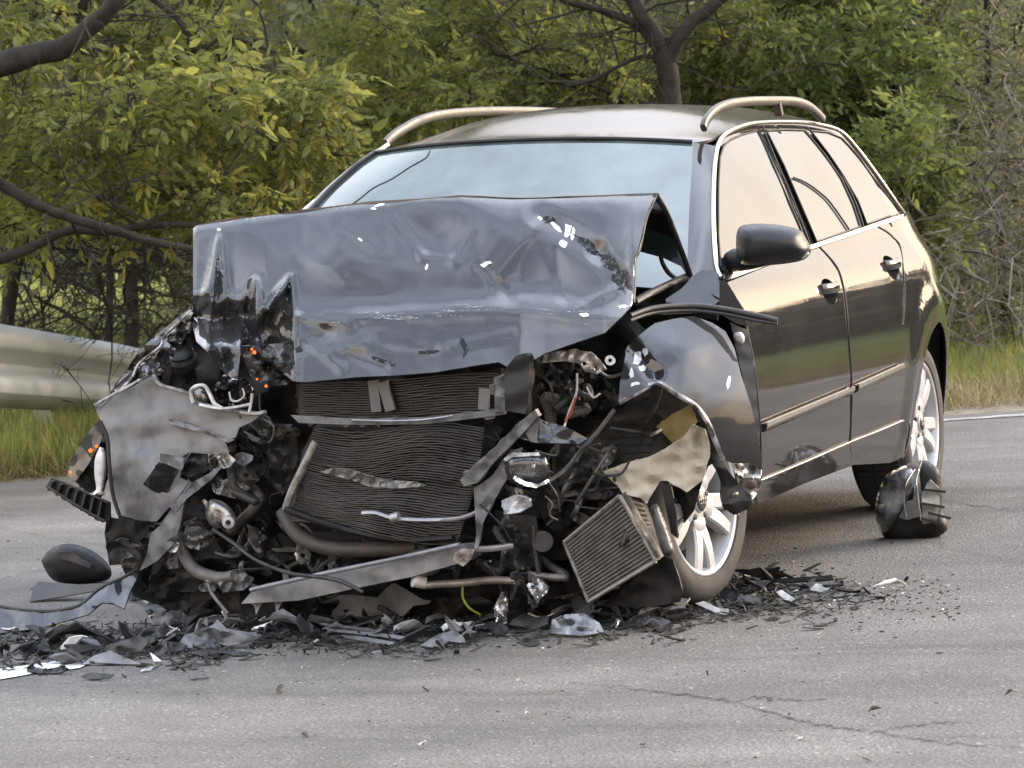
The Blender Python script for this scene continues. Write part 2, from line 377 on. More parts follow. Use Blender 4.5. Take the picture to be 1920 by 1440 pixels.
# tyre-polished streaks and tar patches along the road
mp = nd(nt, 'ShaderNodeMapping'); mp.inputs['Rotation'].default_value = (0, 0, R_(24)); mp.inputs['Scale'].default_value = (1.9, .35, 1); L.new(o_, mp.inputs[0])
nC = nd(nt, 'ShaderNodeTexNoise', i_Scale=1.3, i_Detail=8., i_Roughness=.62, i_Distortion=.4); L.new(mp.outputs[0], nC.inputs['Vector'])
stk = ramp(nt, nC.outputs[0], [(.30, .42), (.42, .82), (.60, 1.0), (.75, 1.22)])
mu3 = nd(nt, 'ShaderNodeMix', data_type='RGBA', blend_type='MULTIPLY'); mu3.inputs[0].default_value = .9
L.new(mu2.outputs[2], mu3.inputs[6]); L.new(stk, mu3.inputs[7])
# fine cracks
nD = nd(nt, 'ShaderNodeTexNoise', i_Scale=3., i_Detail=6.); L.new(o_, nD.inputs['Vector'])
mxv = nd(nt, 'ShaderNodeMix', data_type='RGBA'); mxv.inputs[0].default_value = .22; L.new(o_, mxv.inputs[6]); L.new(nD.outputs['Color'], mxv.inputs[7])
vc = nd(nt, 'ShaderNodeTexVoronoi', feature='DISTANCE_TO_EDGE', i_Scale=.33); L.new(mxv.outputs[2], vc.inputs['Vector'])
ck = ramp(nt, vc.outputs['Distance'], [(0, .45), (.003, .6), (.006, 1.0)])
mu4 = nd(nt, 'ShaderNodeMix', data_type='RGBA', blend_type='MULTIPLY'); mu4.inputs[0].default_value = .4
L.new(mu3.outputs[2], mu4.inputs[6]); L.new(ck, mu4.inputs[7])
L.new(mu4.outputs[2], b.inputs['Base Color']); b.inputs['Roughness'].default_value = .78
ad = nd(nt, 'ShaderNodeMath', operation='ADD'); L.new(nB.outputs[0], ad.inputs[0]); L.new(vo.outputs['Distance'], ad.inputs[1])
bp = nd(nt, 'ShaderNodeBump', i_Strength=.8, i_Distance=.008); L.new(ad.outputs[0], bp.inputs['Height']); L.new(bp.outputs[0], b.inputs['Normal'])
# soil / meadow
m, nt, b = base_mat('meadow_soil'); L = nt.links; M['soil'] = m
tc = nd(nt, 'ShaderNodeTexCoord'); nz = nd(nt, 'ShaderNodeTexNoise', i_Scale=1.2, i_Detail=9., i_Roughness=.7); L.new(tc.outputs['Object'], nz.inputs['Vector'])
n2 = nd(nt, 'ShaderNodeTexNoise', i_Scale=45., i_Detail=5., i_Roughness=.7); L.new(tc.outputs['Object'], n2.inputs['Vector'])
mx = nd(nt, 'ShaderNodeMix', data_type='FLOAT'); mx.inputs[0].default_value = .45; L.new(nz.outputs[0], mx.inputs[2]); L.new(n2.outputs[0], mx.inputs[3])
L.new(ramp(nt, mx.outputs[0], [(.3, (.045, .06, .018)), (.5, (.10, .15, .03)), (.62, (.16, .20, .05)), (.75, (.19, .17, .085))]), b.inputs['Base Color'])
b.inputs['Roughness'].default_value = .95; bp = nd(nt, 'ShaderNodeBump', i_Strength=.8, i_Distance=.03); L.new(n2.outputs[0], bp.inputs['Height']); L.new(bp.outputs[0], b.inputs['Normal'])
M['dirt'] = mat('roadside_dirt', (.10, .085, .062), .95, col2=(.24, .205, .15), scale=9., bump=.6, detail=9, spec=.2)
# ------------------------------------------------------------------ ground, road, verge
E0 = atz(0, 905); E1 = atz(1850, 774)
ED = (E1-E0).normalized(); EN = Vector((-ED.y, ED.x, 0))          # EN points away from the camera
if EN.dot(CAMP-E0) > 0: EN = -EN
def edge_pt(s, off=0.0): return E0 + ED*s + EN*off
mb = MB(); Gx = [-400, -150, -60, -25, -10, 0, 10, 25, 60, 150, 400]
def gz(s, o): return -.022 + (0 if o < 26 else min(14., ((o-26)/52)**1.6*10) if o > 0 else 0)
# a ground sheet that rises to a low wooded slope in the distance
so_ = list(np.concatenate([np.linspace(-300, -60, 7), np.linspace(-45, 60, 40), np.linspace(75, 300, 7)])); oo_ = [-300, -60, -25, -10, 0, 4, 8, 14, 20, 26, 32, 40, 50, 62, 78, 100, 140, 300]
vs = []; fs = []
for i, s in enumerate(so_):
    for j, o in enumerate(oo_):
        p = edge_pt(s, o); z = -.022
        z += .05*mnoise.noise(Vector((s*.7, o*.7, 0)))*(1 if o > 1.5 else 0)
        if o > 45: z += min(16, ((o-45)/60)*13)*(1+.25*mnoise.noise(Vector((s*.03, o*.03, 3))))*max(.15, min(1., (38-s)/24))
        vs.append((p.x, p.y, z))
nj = len(oo_)
fs = [(i*nj+j, (i+1)*nj+j, (i+1)*nj+j+1, i*nj+j+1) for i in range(len(so_)-1) for j in range(nj-1)]
g = MB().add(vs, fs).build('ground', M['soil']); tag(g, kind='structure')
if g.data.polygons[len(g.data.polygons)//2].normal.z < 0: g.data.flip_normals()
def strip(name, o0, o1, z, mt, s0=-40, s1=60, n=320, amp0=.05, amp1=.05, seed=0):
    vs = []
    for i in range(n+1):
        s = s0+(s1-s0)*i/n
        a = o0+amp0*(mnoise.noise(Vector((s*1.3, seed, 0)))+.5*mnoise.noise(Vector((s*5, seed, 2))))
        b_ = o1+amp1*(mnoise.noise(Vector((s*1.3, seed+9, 0)))+.5*mnoise.noise(Vector((s*5, seed+9, 2))))
        for o in (a, b_):
            p = edge_pt(s, o); vs.append((p.x, p.y, z))
    fs = [(2*i, 2*i+2, 2*i+3, 2*i+1) for i in range(n)]
    me = MB().add(vs, fs).mesh(name)
    if me.polygons[0].normal.z < 0: me.flip_normals()
    return link(name, me, mt, smooth=False)
road = strip('road', -24, 0, 0.0, M['asphalt'], -120, 160, 900, .0, .06); tag(road, kind='structure')
dirt = strip('dirt_shoulder', -.15, .75, -.006, M['dirt'], amp0=0, amp1=.35, seed=4); tag(dirt, kind='structure')
ln = strip('edge_line', -.36, -.25, .004, M['wornline'], 3.2, 40, 600, .03, .03, seed=6); ln.parent = road
# the worn white dash in front of the wreck
q = [(-60, 1262), (100, 1240), (150, 1236), (168, 1243), (150, 1252), (60, 1263), (-60, 1284)]
vs, f = cdt(q, 14)
me = bpy.data.meshes.new('lane_dash'); me.from_pydata([tuple(atz(x, y, .004)) for x, y in vs], [], f); me.update()
if me.polygons[0].normal.z < 0: me.flip_normals()
o = link('lane_dash', me, M['paintline'], None, False); o.parent = road
def crack(path, w, seed):
    r = random.Random(seed); P = smooth_path(path, 14); vs = []
    for i, (x, y) in enumerate(P):
        x += r.gauss(0, 1.5); y += r.gauss(0, 1.6); q = atz(x, y, .0025); d_ = Vector((P[min(i+1, len(P)-1)][0]-P[max(i-1, 0)][0], P[min(i+1, len(P)-1)][1]-P[max(i-1, 0)][1]))
        a_ = atz(x, y-1, .0025)-q; a_.normalize(); ww = w*r.uniform(.3, 1.3)*(math.sin(math.pi*(i+.5)/len(P))**.4); vs += [q+a_*ww, q-a_*ww]
    me = MB().add(vs, [(2*i, 2*i+1, 2*i+3, 2*i+2) for i in range(len(P)-1)]).mesh('crack')
    if sum(p.normal.z for p in me.polygons) < 0: me.flip_normals()
    o = link('crack', me, M['crackfill'], None, False); o.parent = road
M['crackfill'] = mat('crack_dirt', (.012, .011, .010), .95, col2=(.03, .028, .026), scale=60., spec=.1)
crack([(1045, 1278), (1150, 1286), (1260, 1300), (1380, 1316), (1480, 1346), (1560, 1362), (1640, 1372), (1740, 1388), (1930, 1402)], .006, 1)
crack([(1380, 1316), (1420, 1306), (1500, 1312), (1560, 1308)], .005, 2);  crack([(1640, 1372), (1700, 1360), (1800, 1352)], .005, 5); crack([(1480, 930), (1600, 950), (1760, 940), (1920, 960)], .008, 6)

# ------------------------------------------------------------------ guard rail with its end ramped into the ground
gr = empty('guard_rail', ground_at(0, 17)); tag(gr, 'galvanised W-beam guard rail at the left road edge ramping down behind the car', 'guard rail')
path = [(-420, 655, 14.2), (-200, 664, 15.6), (0, 686, 17.0), (125, 700, 18.7), (250, 716, 20.6), (360, 742, 22.6), (460, 790, 24.5)]
pp = [Vector(p) for p in smooth_path([tuple(atd(*p)) for p in path], 8)]
prof = [(0, .20), (.015, .198), (.085, .158), (.105, .14), (.11, .12), (.11, .085), (.10, .068), (.02, .025), (.008, .012), (.008, -.012), (.02, -.025), (.10, -.068), (.11, -.085), (.11, -.12), (.105, -.14), (.085, -.158), (.015, -.198), (0, -.20)]
vs = []
for i, p in enumerate(pp):
    t = (pp[min(i+1, len(pp)-1)]-pp[max(i-1, 0)]).normalized(); n = t.cross(Vector((0, 0, 1))).normalized()
    if n.dot(CAMP-p) < 0: n = -n
    up = n.cross(t); up = up if up.z > 0 else -up
    vs += [p+n*a+up*h for a, h in prof]
k = len(prof); fs = [(i*k+j, (i+1)*k+j, (i+1)*k+j+1, i*k+j+1) for i in range(len(pp)-1) for j in range(k-1)]
o = MB().add(vs, fs).build('rail_beam', M['galv'], gr, True, 32); solid(o, .004, 0)
for i in (3, 12, 22, 31):
    p = pp[i]; t = (pp[i+1]-pp[i]).normalized(); n = t.cross(Vector((0, 0, 1))).normalized()
    if n.dot(CAMP-p) < 0: n = -n
    c = p-n*.06
    rot = Matrix((t, n, Vector((0, 0, 1)))).transposed()
    if c.z > .15:
        MB().box((c.x, c.y, c.z/2+.02), (.05, .1, c.z+.15), rot).build('post', M['galv'], gr, False)
    MB().lathe([(0, .0), (.0, .016), (.012, .014), (.014, 0)], p+n*.005, n, 8).build('bolt', M['galv'], gr)

# ------------------------------------------------------------------ vegetation generators
def leaf_mesh(name, P, D, Ls, Ws, tone, mt, parent=None, flat=.6, sg=.12):
    """P base points, D directions, one six-sided folded blade each"""
    N = len(P); D = D/np.maximum(1e-6, np.linalg.norm(D, axis=1))[:, None]
    r = NR.normal(size=(N, 3)); r[:, 2] *= (1-flat); s = r-(r*D).sum(1)[:, None]*D; s /= np.maximum(1e-6, np.linalg.norm(s, axis=1))[:, None]
    n = np.cross(D, s); L = Ls[:, None]; w = Ws[:, None]
    sag = n*(sg*L)
    V = np.stack([P, P+D*L*.3+s*w+sag*.4, P+D*L*.68+s*w*.8+sag*.3, P+D*L-sag*.8, P+D*L*.68-s*w*.8+sag*.3, P+D*L*.3-s*w+sag*.4], 1).reshape(-1, 3)
    b = (np.arange(N)*6)[:, None]
    F = np.concatenate([b+np.array([[0, 1, 2, 3]]), b+np.array([[0, 3, 4, 5]])], 1).reshape(-1, 4)
    me = bpy.data.meshes.new(name); me.vertices.add(len(V)); me.vertices.foreach_set('co', V.ravel())
    nf = len(F); me.loops.add(nf*4); me.loops.foreach_set('vertex_index', F.ravel().astype(np.int32))
    me.polygons.add(nf); me.polygons.foreach_set('loop_start', np.arange(0, nf*4, 4, dtype=np.int32)); me.polygons.foreach_set('loop_total', np.full(nf, 4, np.int32))
    a = me.attributes.new('tone', 'FLOAT', 'FACE'); a.data.foreach_set('value', np.repeat(tone, 2).astype(np.float32))
    me.update(calc_edges=True); me.validate()
    return link(name, me, mt, parent, False)
def in_blobs(blobs, dens, shell=.35):
    """blobs [(pos, radius, flatten)] -> random points"""
    out = []
    for (c, r, fl) in blobs:
        n = max(1, int(dens*r*r)); v = NR.normal(size=(n, 3)); v /= np.linalg.norm(v, axis=1)[:, None]
        rad = r*(shell+(1-shell)*NR.rand(n)**.6)
        q = v*rad[:, None]; q[:, 2] *= fl; out.append((np.array(c)[None]+q, v))
    return np.concatenate([o[0] for o in out]), np.concatenate([o[1] for o in out])
def compound(P, O, pairs, L, lw, droop=.5, tonebias=None):
    """compound leaves: leaflets set along a drooping stalk"""
    PP = []; DD = []; LL = []; TT = []
    d = O*.8+NR.normal(size=O.shape)*.7; d[:, 2] -= droop*NR.rand(len(O)); d /= np.linalg.norm(d, axis=1)[:, None]
    side = np.cross(d, np.array([0, 0, 1.0])+NR.normal(size=O.shape)*.35); side /= np.maximum(1e-6, np.linalg.norm(side, axis=1))[:, None]
    l = L*(.6+.8*NR.rand(len(P))); t0 = np.clip(NR.normal(.42, .2, len(P)), 0, 1)
    if tonebias is not None: t0 = np.clip(t0+tonebias, 0, 1)
    for k in range(pairs+1):
        u = .25+.75*k/pairs
        for sg in ((-1, 1) if k < pairs else (0,)):
            PP.append(P+d*(l*u)[:, None]+np.array([0, 0, -1.0])*(l*.25*u*u)[:, None])
            q = d*(.45 if sg else 1)+side*sg+NR.normal(size=d.shape)*.22; q[:, 2] -= .3; DD.append(q)
            LL.append(l*lw*(.75+.5*NR.rand(len(P)))*(1.15 if not sg else 1)); TT.append(np.clip(t0+NR.normal(0, .12, len(P)), 0, 1))
    return np.concatenate(PP), np.concatenate(DD), np.concatenate(LL), np.concatenate(TT)
def walk(p, d, n, step, wob, grav=0.0, r=None):
    out = [Vector(p)]; d = Vector(d).normalized(); r = r or rnd
    for i in range(n):
        d = (d+Vector((r.gauss(0, wob), r.gauss(0, wob), r.gauss(0, wob)-grav))).normalized(); out.append(out[-1]+d*step)
    return out
def branchlets(mb_, p, d, L, r0, depth, wob=.25, grav=.02, kids=3):
    n = max(3, int(L/.12)); pts = walk(p, d, n, L/n, wob, grav)
    mb_.tube(pts, [max(.0015, r0*(1-.8*i/n)) for i in range(n+1)], 5 if r0 > .012 else 3, cap=False)
    if depth > 0:
        for k in range(kids):
            i = rnd.randint(max(1, n//4), n); dd = (pts[i]-pts[i-1]).normalized()+Vector((rnd.gauss(0, .8), rnd.gauss(0, .8), rnd.gauss(.1, .7)))
            branchlets(mb_, pts[i], dd, L*rnd.uniform(.35, .65), r0*(1-.8*i/n)*.7+.001, depth-1, wob, grav, kids)
def px_tube(mb_, path, d, rpx0, rpx1, seg=8):
    """a limb traced at distance d (metres)"""
    n = len(path); P = [atd(q[0], q[1], d+(q[2] if len(q) > 2 else 0)) for q in path]
    P = [Vector(q) for q in smooth_path([tuple(p) for p in P], 5)]
    P = [p+Vector((mnoise.noise(p*3), mnoise.noise(p*3+Vector((7, 0, 0))), mnoise.noise(p*3+Vector((0, 9, 0)))))*.02 for p in P]
    m_ = len(P)
    mb_.tube(P, [(rpx0+(rpx1-rpx0)*i/(m_-1))*d/FPX*(1+.12*mnoise.noise(p*9)) for i, p in enumerate(P)], seg)
    return P
def blob(px, py, d, rpx, fl=.8): return (atd(px, py, d), rpx*d/FPX, fl)
def tree(name, label, base, limbs, blobs, dens, pairs, L, lw, mt, bark='bark', group=None, ratio=.42, tone=0., twig=10, kind_crown=True, cat='tree', extra=None):
    root = empty(name, base); tag(root, label, cat, group)
    tb = MB()
    for lb in limbs:
        pts = px_tube(tb, *lb)
        for k in range(twig):
            p = rnd.choice(pts[2:]); branchlets(tb, p, (rnd.gauss(0, 1), rnd.gauss(0, 1), rnd.gauss(.2, .7)), rnd.uniform(.3, .9), .008, 2)
    for (c, r, fl) in blobs:
        for k in range(5):
            branchlets(tb, c+Vector((rnd.gauss(0, .4), rnd.gauss(0, .4), -.5))*r, (rnd.gauss(0, 1), rnd.gauss(0, 1), rnd.gauss(.3, .5)), r*1.3, .006, 1, kids=2)
    tk = tb.build('trunk' if cat == 'tree' else 'stems', M[bark], root, True, 60)
    if cat != 'tree': tk['kind'] = 'stuff'
    P, O = in_blobs(blobs, dens)
    tb_ = np.clip((P[:, 2]-P[:, 2].mean())*.02, -.1, .1)+tone
    PP, DD, LL, TT = compound(P, O, pairs, L, lw, tonebias=tb_)
    o = leaf_mesh('crown', PP, DD, LL, LL*ratio*.5, TT, mt, root)
    o['kind'] = 'stuff'
    return root
def high(px0, px1, d0, d1, n, py0=-620, py1=-110, r=(90, 170)):
    return [blob(rnd.uniform(px0, px1), rnd.uniform(py0, py1), rnd.uniform(d0, d1), rnd.uniform(*r)) for _ in range(n)]
def jit(lst, d, r, dj=.9, rj=.25):
    return [blob(x, y, d+rnd.uniform(-dj, dj), r*rnd.uniform(1-rj, 1+rj), .75) for x, y in lst]

# left walnut: its trunk stands outside the frame, heavy limbs reach in
bl = jit([(70, 30), (190, 70), (300, 40), (290, 165), (410, 165), (130, 210), (40, 250), (240, 250), (370, 275), (470, 235), (530, 150), (500, 315), (150, 300), (590, 190), (20, 130), (580, 300), (330, 350), (430, 370), (90, 330), (560, 240), (395, 90), (250, 360), (30, 390)], 17.2, 78) + high(-400, 560, 17, 20, 18)
tree('walnut_tree', 'yellow green leafy tree leaning in from the left over the guard rail', ground_at(-330, 15.9),
     [([(-330, 960), (-335, 700), (-300, 420), (-230, 250), (-120, 160), (0, 122), (70, 100), (120, 88), (160, 55), (205, 15), (240, -40), (270, -160), (300, -400)], 15.9, 34, 10, 10),
      ([(-300, 420), (-160, 300), (-60, 318), (60, 375), (130, 405), (230, 440), (300, 461), (380, 478), (470, 520)], 16.0, 14, 5),
      ([(-330, 700), (-160, 560), (-20, 496), (40, 472), (120, 436), (200, 436), (260, 424), (340, 421), (430, 425)], 16.3, 13, 5),
      ([(-230, 250), (-60, 300), (100, 335), (220, 332), (330, 342), (450, 340)], 18.0, 12, 4),
      ([(0, 430), (25, 395), (60, 330), (150, 240), (260, 205), (330, 190)], 17.8, 9, 3),
      ([(-300, 400), (-420, 100), (-420, -300), (-300, -900)], 17.5, 30, 10),
      ([(235, -40), (330, 30), (370, 90), (420, 70), (520, 100)], 17.0, 7, 3)],
     bl, 1750, 4, .165, .34, M['leaf'], twig=9)
# centre tree behind the roof
bl = jit([(650, 70), (720, 120), (690, 40), (800, 70), (850, 170), (920, 110), (1000, 40), (980, 165), (1070, 90), (1080, 180), (1150, 40), (1130, 150), (700, 200), (640, 190), (760, 180), (1310, 170), (1340, 60), (620, 250), (900, 30), (1110, 130), (840, 30)], 19.5, 75) + high(560, 1350, 19, 22, 16)
tree('fork_trunk_tree', 'slender tree with a dark forked trunk rising behind the car roof', ground_at(1262, 18.2),
     [([(1300, 820), (1284, 560), (1268, 300), (1258, 190), (1250, 120), (1228, 70), (1195, 15), (1170, -60), (1140, -240), (1080, -600)], 18.2, 28, 9, 10),
      ([(1250, 125), (1275, 70), (1300, 40), (1335, 10), (1390, -60), (1430, -300)], 18.2, 18, 8),
      ([(1235, 95), (1190, 45), (1120, 15), (1060, 5), (990, -40)], 18.2, 10, 4),
      ([(1246, 110), (1200, 105), (1150, 125), (1110, 150)], 18.2, 6, 2.5),
      ([(1258, 205), (1200, 190), (1150, 178), (1070, 165), (1010, 178)], 19.0, 6, 2),
      ([(1180, 210), (1160, 185), (1120, 165), (1020, 130), (930, 100)], 18.8, 5, 2)],
     bl, 1650, 4, .15, .34, M['leaf'], twig=8, tone=-.03)
# broad ash to the right of the fork
bl = jit([(1330, 110), (1400, 50), (1420, 130), (1480, 60), (1500, 150), (1560, 90), (1600, 40), (1640, 130), (1680, 60), (1590, 200), (1680, 200), (1730, 140), (1700, 20), (1440, 170), (1380, 190), (1650, 270), (1730, 250), (1620, 170), (1540, 20), (1750, 60)], 20.5, 80) + high(1330, 1760, 19.5, 22, 12)
tree('ash_tree', 'dense mid green leafy tree behind the rear roof rail', ground_at(1690, 21),
     [([(1690, 760), (1680, 500), (1660, 300), (1620, 170), (1590, 60), (1570, -120), (1560, -500)], 20.8, 14, 6, 8),
      ([(1660, 300), (1560, 190), (1480, 172), (1420, 165), (1360, 190)], 20.2, 6, 2),
      ([(1640, 240), (1700, 120), (1730, 20), (1760, -200)], 20.6, 7, 3)],
     bl, 1650, 4, .14, .34, M['leafb'], twig=8, tone=-.05)
bl = jit([(1640, 330), (1700, 300), (1700, 390), (1745, 340), (1660, 270), (1720, 440), (1770, 420), (1760, 300), (1690, 230)], 19.3, 55, .5)
tree('leafy_shrub', 'leafy green shrub beside the car\'s rear window', ground_at(1720, 19.3), [([(1720, 800), (1722, 600), (1710, 430), (1690, 320), (1670, 240)], 19.3, 6, 2, 6)],
     bl, 1700, 4, .14, .34, M['leafb'], twig=6, tone=.06, cat='shrub')
# pale dead stem
root = empty('dead_sapling', ground_at(815, 19.4)); tag(root, 'pale bare dead sapling with one bent branch behind the far roof rail', 'sapling')
tb = MB(); px_tube(tb, [(830, 900), (815, 500), (806, 230), (806, 158)], 19.4, 4, 2.6); tb.build('trunk', M['palebark'], root); tb = MB(); px_tube(tb, [(806, 160), (850, 145), (885, 130), (950, 133), (1010, 136)], 19.4, 2.6, 1.2)
px_tube(tb, [(885, 131), (930, 155), (975, 190), (1010, 215)], 19.4, 2, 1.2); tb.build('branch', M['palebark'], root)
# dark straight trunks in the thicket on the left
for i, (px, d, r, top, lab) in enumerate([(246, 22.8, 15, 330, 'dark straight tree trunk above the end of the guard rail'), (205, 22.5, 9, 300, 'thin grey trunk left of the dark straight trunk'), (10, 18.6, 16, 380, 'dark leaning trunk at the far left edge above the rail')]):
    root = empty('tree_trunk', ground_at(px, d)); tag(root, lab, 'tree trunk')
    tb = MB(); yb = (ground_at(px, d)-CAMP)
    gpy = 410+1.29/d*FPX
    lean = (0, 5, -60)[i] if i < 2 else 90
    P = px_tube(tb, [(px-8, gpy+8), (px, 620), (px+lean*.3, 480), (px+lean, top), (px+lean*1.5, 100), (px+lean*2, -300)], d, r, r*.5, 9)
    for k in range(26): branchlets(tb, rnd.choice(P[2:]), (rnd.gauss(0, 1), rnd.gauss(0, 1), rnd.gauss(-.1, .6)), rnd.uniform(.5, 1.3), .009, 2, .3, .03)
    tb.build('trunk', M['bark'], root, True, 60)
# bare twig thickets
def thicket(name, label, spots, n, Lr, mt, base, group=None):
    root = empty(name, base); tag(root, label, 'shrub', group); tb = MB()
    for k in range(n):
        px, py, d = rnd.choice(spots); p = atd(px+rnd.gauss(0, 45), py+rnd.gauss(0, 40), d+rnd.gauss(0, .5))
        branchlets(tb, p, (rnd.gauss(0, 1), rnd.gauss(0, 1), rnd.gauss(.25, .7)), rnd.uniform(*Lr), rnd.uniform(.003, .009), 2, .28, .02)
    tb.build('twigs', mt, root, True, 60); return root
thicket('bare_thicket', 'tangle of bare twigs above the left guard rail', [(60, 440, 18.5), (160, 400, 19), (260, 430, 19), (330, 500, 19.5), (60, 530, 18.5), (300, 380, 19), (200, 480, 18.8), (320, 570, 19.5), (400, 340, 19)], 95, (.4, 1.1), M['bark'], ground_at(180, 19))
thicket('bare_thicket', 'grey bare brushwood at the right edge of the picture', [(1800, 400, 19.5), (1860, 330, 20), (1900, 420, 20), (1850, 500, 19.8), (1900, 250, 20.5), (1820, 560, 19.6), (1900, 560, 20), (1840, 180, 21), (1880, 90, 21)], 110, (.4, 1.2), M['palebark'], ground_at(1860, 20))
bl = jit([(1820, 60), (1880, 140), (1780, 200), (1850, 260), (1910, 330), (1800, 330), (1870, 420), (1810, 460), (1900, 520), (1830, 570), (1900, 40), (1770, 520), (1880, 600), (1960, 200), (1960, 420), (1960, 600), (1790, 610)], 21.5, 85, .8) + high(1760, 2050, 20.5, 23, 7)
tree('scrub_bush', 'grey green small leaved scrub bush at the right edge', ground_at(1870, 21.5), [([(1880, 800), (1880, 500), (1860, 250), (1850, 0), (1850, -300)], 21.5, 9, 4, 6)],
     bl, 900, 4, .13, .30, M['leafg'], twig=14, cat='shrub')
# low understorey of the thicket seen over the guard rail
bl = jit([(30, 420), (90, 470), (150, 430), (330, 440), (360, 520), (300, 590), (360, 600), (40, 540), (120, 520), (220, 400), (30, 590), (420, 420), (480, 400), (540, 380)], 20.5, 48, .6)
tree('underbrush', 'dull green underbrush between the low limbs above the guard rail', ground_at(200, 20.5), [([(330, 800), (330, 600), (300, 480)], 20.5, 4, 2, 5)], bl, 520, 4, .14, .30, M['leafg'], twig=10, cat='shrub', tone=-.05)

# the wood behind: nobody could count it
P = []; D = []
nW = 120000
for k in range(nW):
    px = rnd.uniform(-260, 2150); d = rnd.uniform(23.5, 36)
    gpy = 400+1.29/d*FPX; low = gpy if px > 330 else (510+40*mnoise.noise(Vector((px*.02, 0, 0))) if px > -50 else gpy)
    top = -330+120*mnoise.noise(Vector((px*.006, d*.2, 0)))
    py = rnd.uniform(top, min(low, 720))
    if mnoise.noise(Vector((px*.011, py*.011, d*.5))) < -.22: continue
    P.append(atd(px, py, d))
P = np.array([tuple(p) for p in P]); N = len(P)
cl = np.array([mnoise.noise(Vector(p)*.9) for p in P])
D = NR.normal(size=(N, 3)); D[:, 2] -= .2
o = leaf_mesh('woodland', P, D, .07+.11*NR.rand(N), .022+.03*NR.rand(N), np.clip(.42+.5*cl+NR.normal(0, .2, N), 0, 1), M['leafw'])
tag(o, 'dense grey green woodland filling the background', 'woodland', kind='stuff')
tb = MB()
for k in range(230):
    px = rnd.uniform(-200, 2100); d = rnd.uniform(22.5, 30); p = ground_at(px, d)
    branchlets(tb, p+Vector((0, 0, rnd.uniform(.2, 2.2))), (rnd.gauss(0, .7), rnd.gauss(0, .7), 1), rnd.uniform(1., 2.4), .018, 2, .2, 0)
o = tb.build('woodland_stems', M['bark'], None, True, 60); tag(o, 'tangled stems inside the background woodland', 'woodland', kind='stuff')
# far tree line seen only in the reflections on the car's side, along the road to the right
P = []
for k in range(26000):
    s = rnd.uniform(13, 75); o_f = rnd.uniform(8, 15); p = edge_pt(s, o_f)
    h = (3.2+1.8*mnoise.noise(Vector((s*.22, 1, 0)))+1.2*mnoise.noise(Vector((s*.9, 4, 0))))*min(1.6, .55+s*.018)
    P.append((p.x, p.y, rnd.uniform(0, max(.6, h))))
P = np.array(P); N = len(P)
o = leaf_mesh('roadside_wood', P, NR.normal(size=(N, 3)), .25+.25*NR.rand(N), .09+.1*NR.rand(N), np.clip(NR.normal(.4, .2, N), 0, 1), M['leafd'])
tag(o, 'dark wood along the road beyond the right edge', 'woodland', kind='stuff')

# ------------------------------------------------------------------ grass
def grass(name, label, n, s0, s1, o0, o1, hmin, hmax, mt, tone=.5, cl=.55, lean=.35):
    P = []; D = []; Lh = []; T = []
    while len(P) < n:
        s = rnd.uniform(s0, s1); o_f = o0+(o1-o0)*rnd.random()**1.25
        c = mnoise.noise(Vector((s*1.5, o_f*1.5, 1)))+.6*mnoise.noise(Vector((s*5, o_f*5, 1)))
        if rnd.random() > cl+c*.8: continue
        p = edge_pt(s, o_f); h = rnd.uniform(hmin, hmax)*(1+.5*c)
        P.append((p.x, p.y, -.03)); D.append((rnd.gauss(0, lean), rnd.gauss(0, lean), 1)); Lh.append(h); T.append(min(1, max(0, tone+.3*c+rnd.gauss(0, .18))))
    Lh = np.array(Lh); o = leaf_mesh(name, np.array(P), np.array(D), Lh, .0018+.0022*NR.rand(len(Lh)), np.array(T), mt, None, .0, .015)
    tag(o, label, 'grass', kind='stuff'); return o
grass('verge_grass', 'tall yellow green grass in front of the guard rail', 70000, -3.5, 3.2, .25, 4.2, .09, .30, M['grass'], .6)
grass('verge_grass', 'green grass on the verge behind the rear wheel', 45000, 3.2, 11, 1.3, 6.5, .07, .20, M['grass'], .42)
grass('dry_grass', 'strip of dry straw coloured grass along the right road edge', 30000, 3.0, 11, .35, 2.5, .05, .18, M['drygrass'], .6, lean=.8)
grass('dry_grass', 'dry brown grass fringe at the left road edge', 14000, -3.5, 3, .05, 1.6, .05, .22, M['drygrass'], .45, lean=.8)
grass('meadow_grass', 'sunlit meadow grass beyond the guard rail', 26000, -9, 10, 6, 40, .2, .5, M['grass'], .75)
# ------------------------------------------------------------------ the car: undamaged rear two thirds
car = empty('crashed_car', (-1.4, 0, 0))
tag(car, 'black estate car with a crushed front end and silver alloy wheels', 'car')
PZ = np.array([.10, .16, .22, .30, .45, .58, .70, .80, .88, .93, .96, 1.0, 1.1, 1.2, 1.3, 1.36, 1.42, 1.6])
PY = np.array([.73, .785, .822, .850, .876, .887, .885, .872, .848, .818, .797, .778, .730, .680, .622, .584, .54, .40])
def _pchip(X, Y):
    h = np.diff(X); d = np.diff(Y)/h; m_ = np.zeros(len(X)); m_[0] = d[0]; m_[-1] = d[-1]
    for i in range(1, len(X)-1): m_[i] = 0 if d[i-1]*d[i] <= 0 else 2*d[i-1]*d[i]/(d[i-1]+d[i])
    def f(x):
        i = int(min(max(np.searchsorted(X, x)-1, 0), len(X)-2)); t = min(max((x-X[i])/h[i], 0), 1)
        return ((2*t**3-3*t*t+1)*Y[i]+(t**3-2*t*t+t)*h[i]*m_[i]+(-2*t**3+3*t*t)*Y[i+1]+(t**3-t*t)*h[i]*m_[i+1])
    return f
_sy = _pchip(PZ, PY)
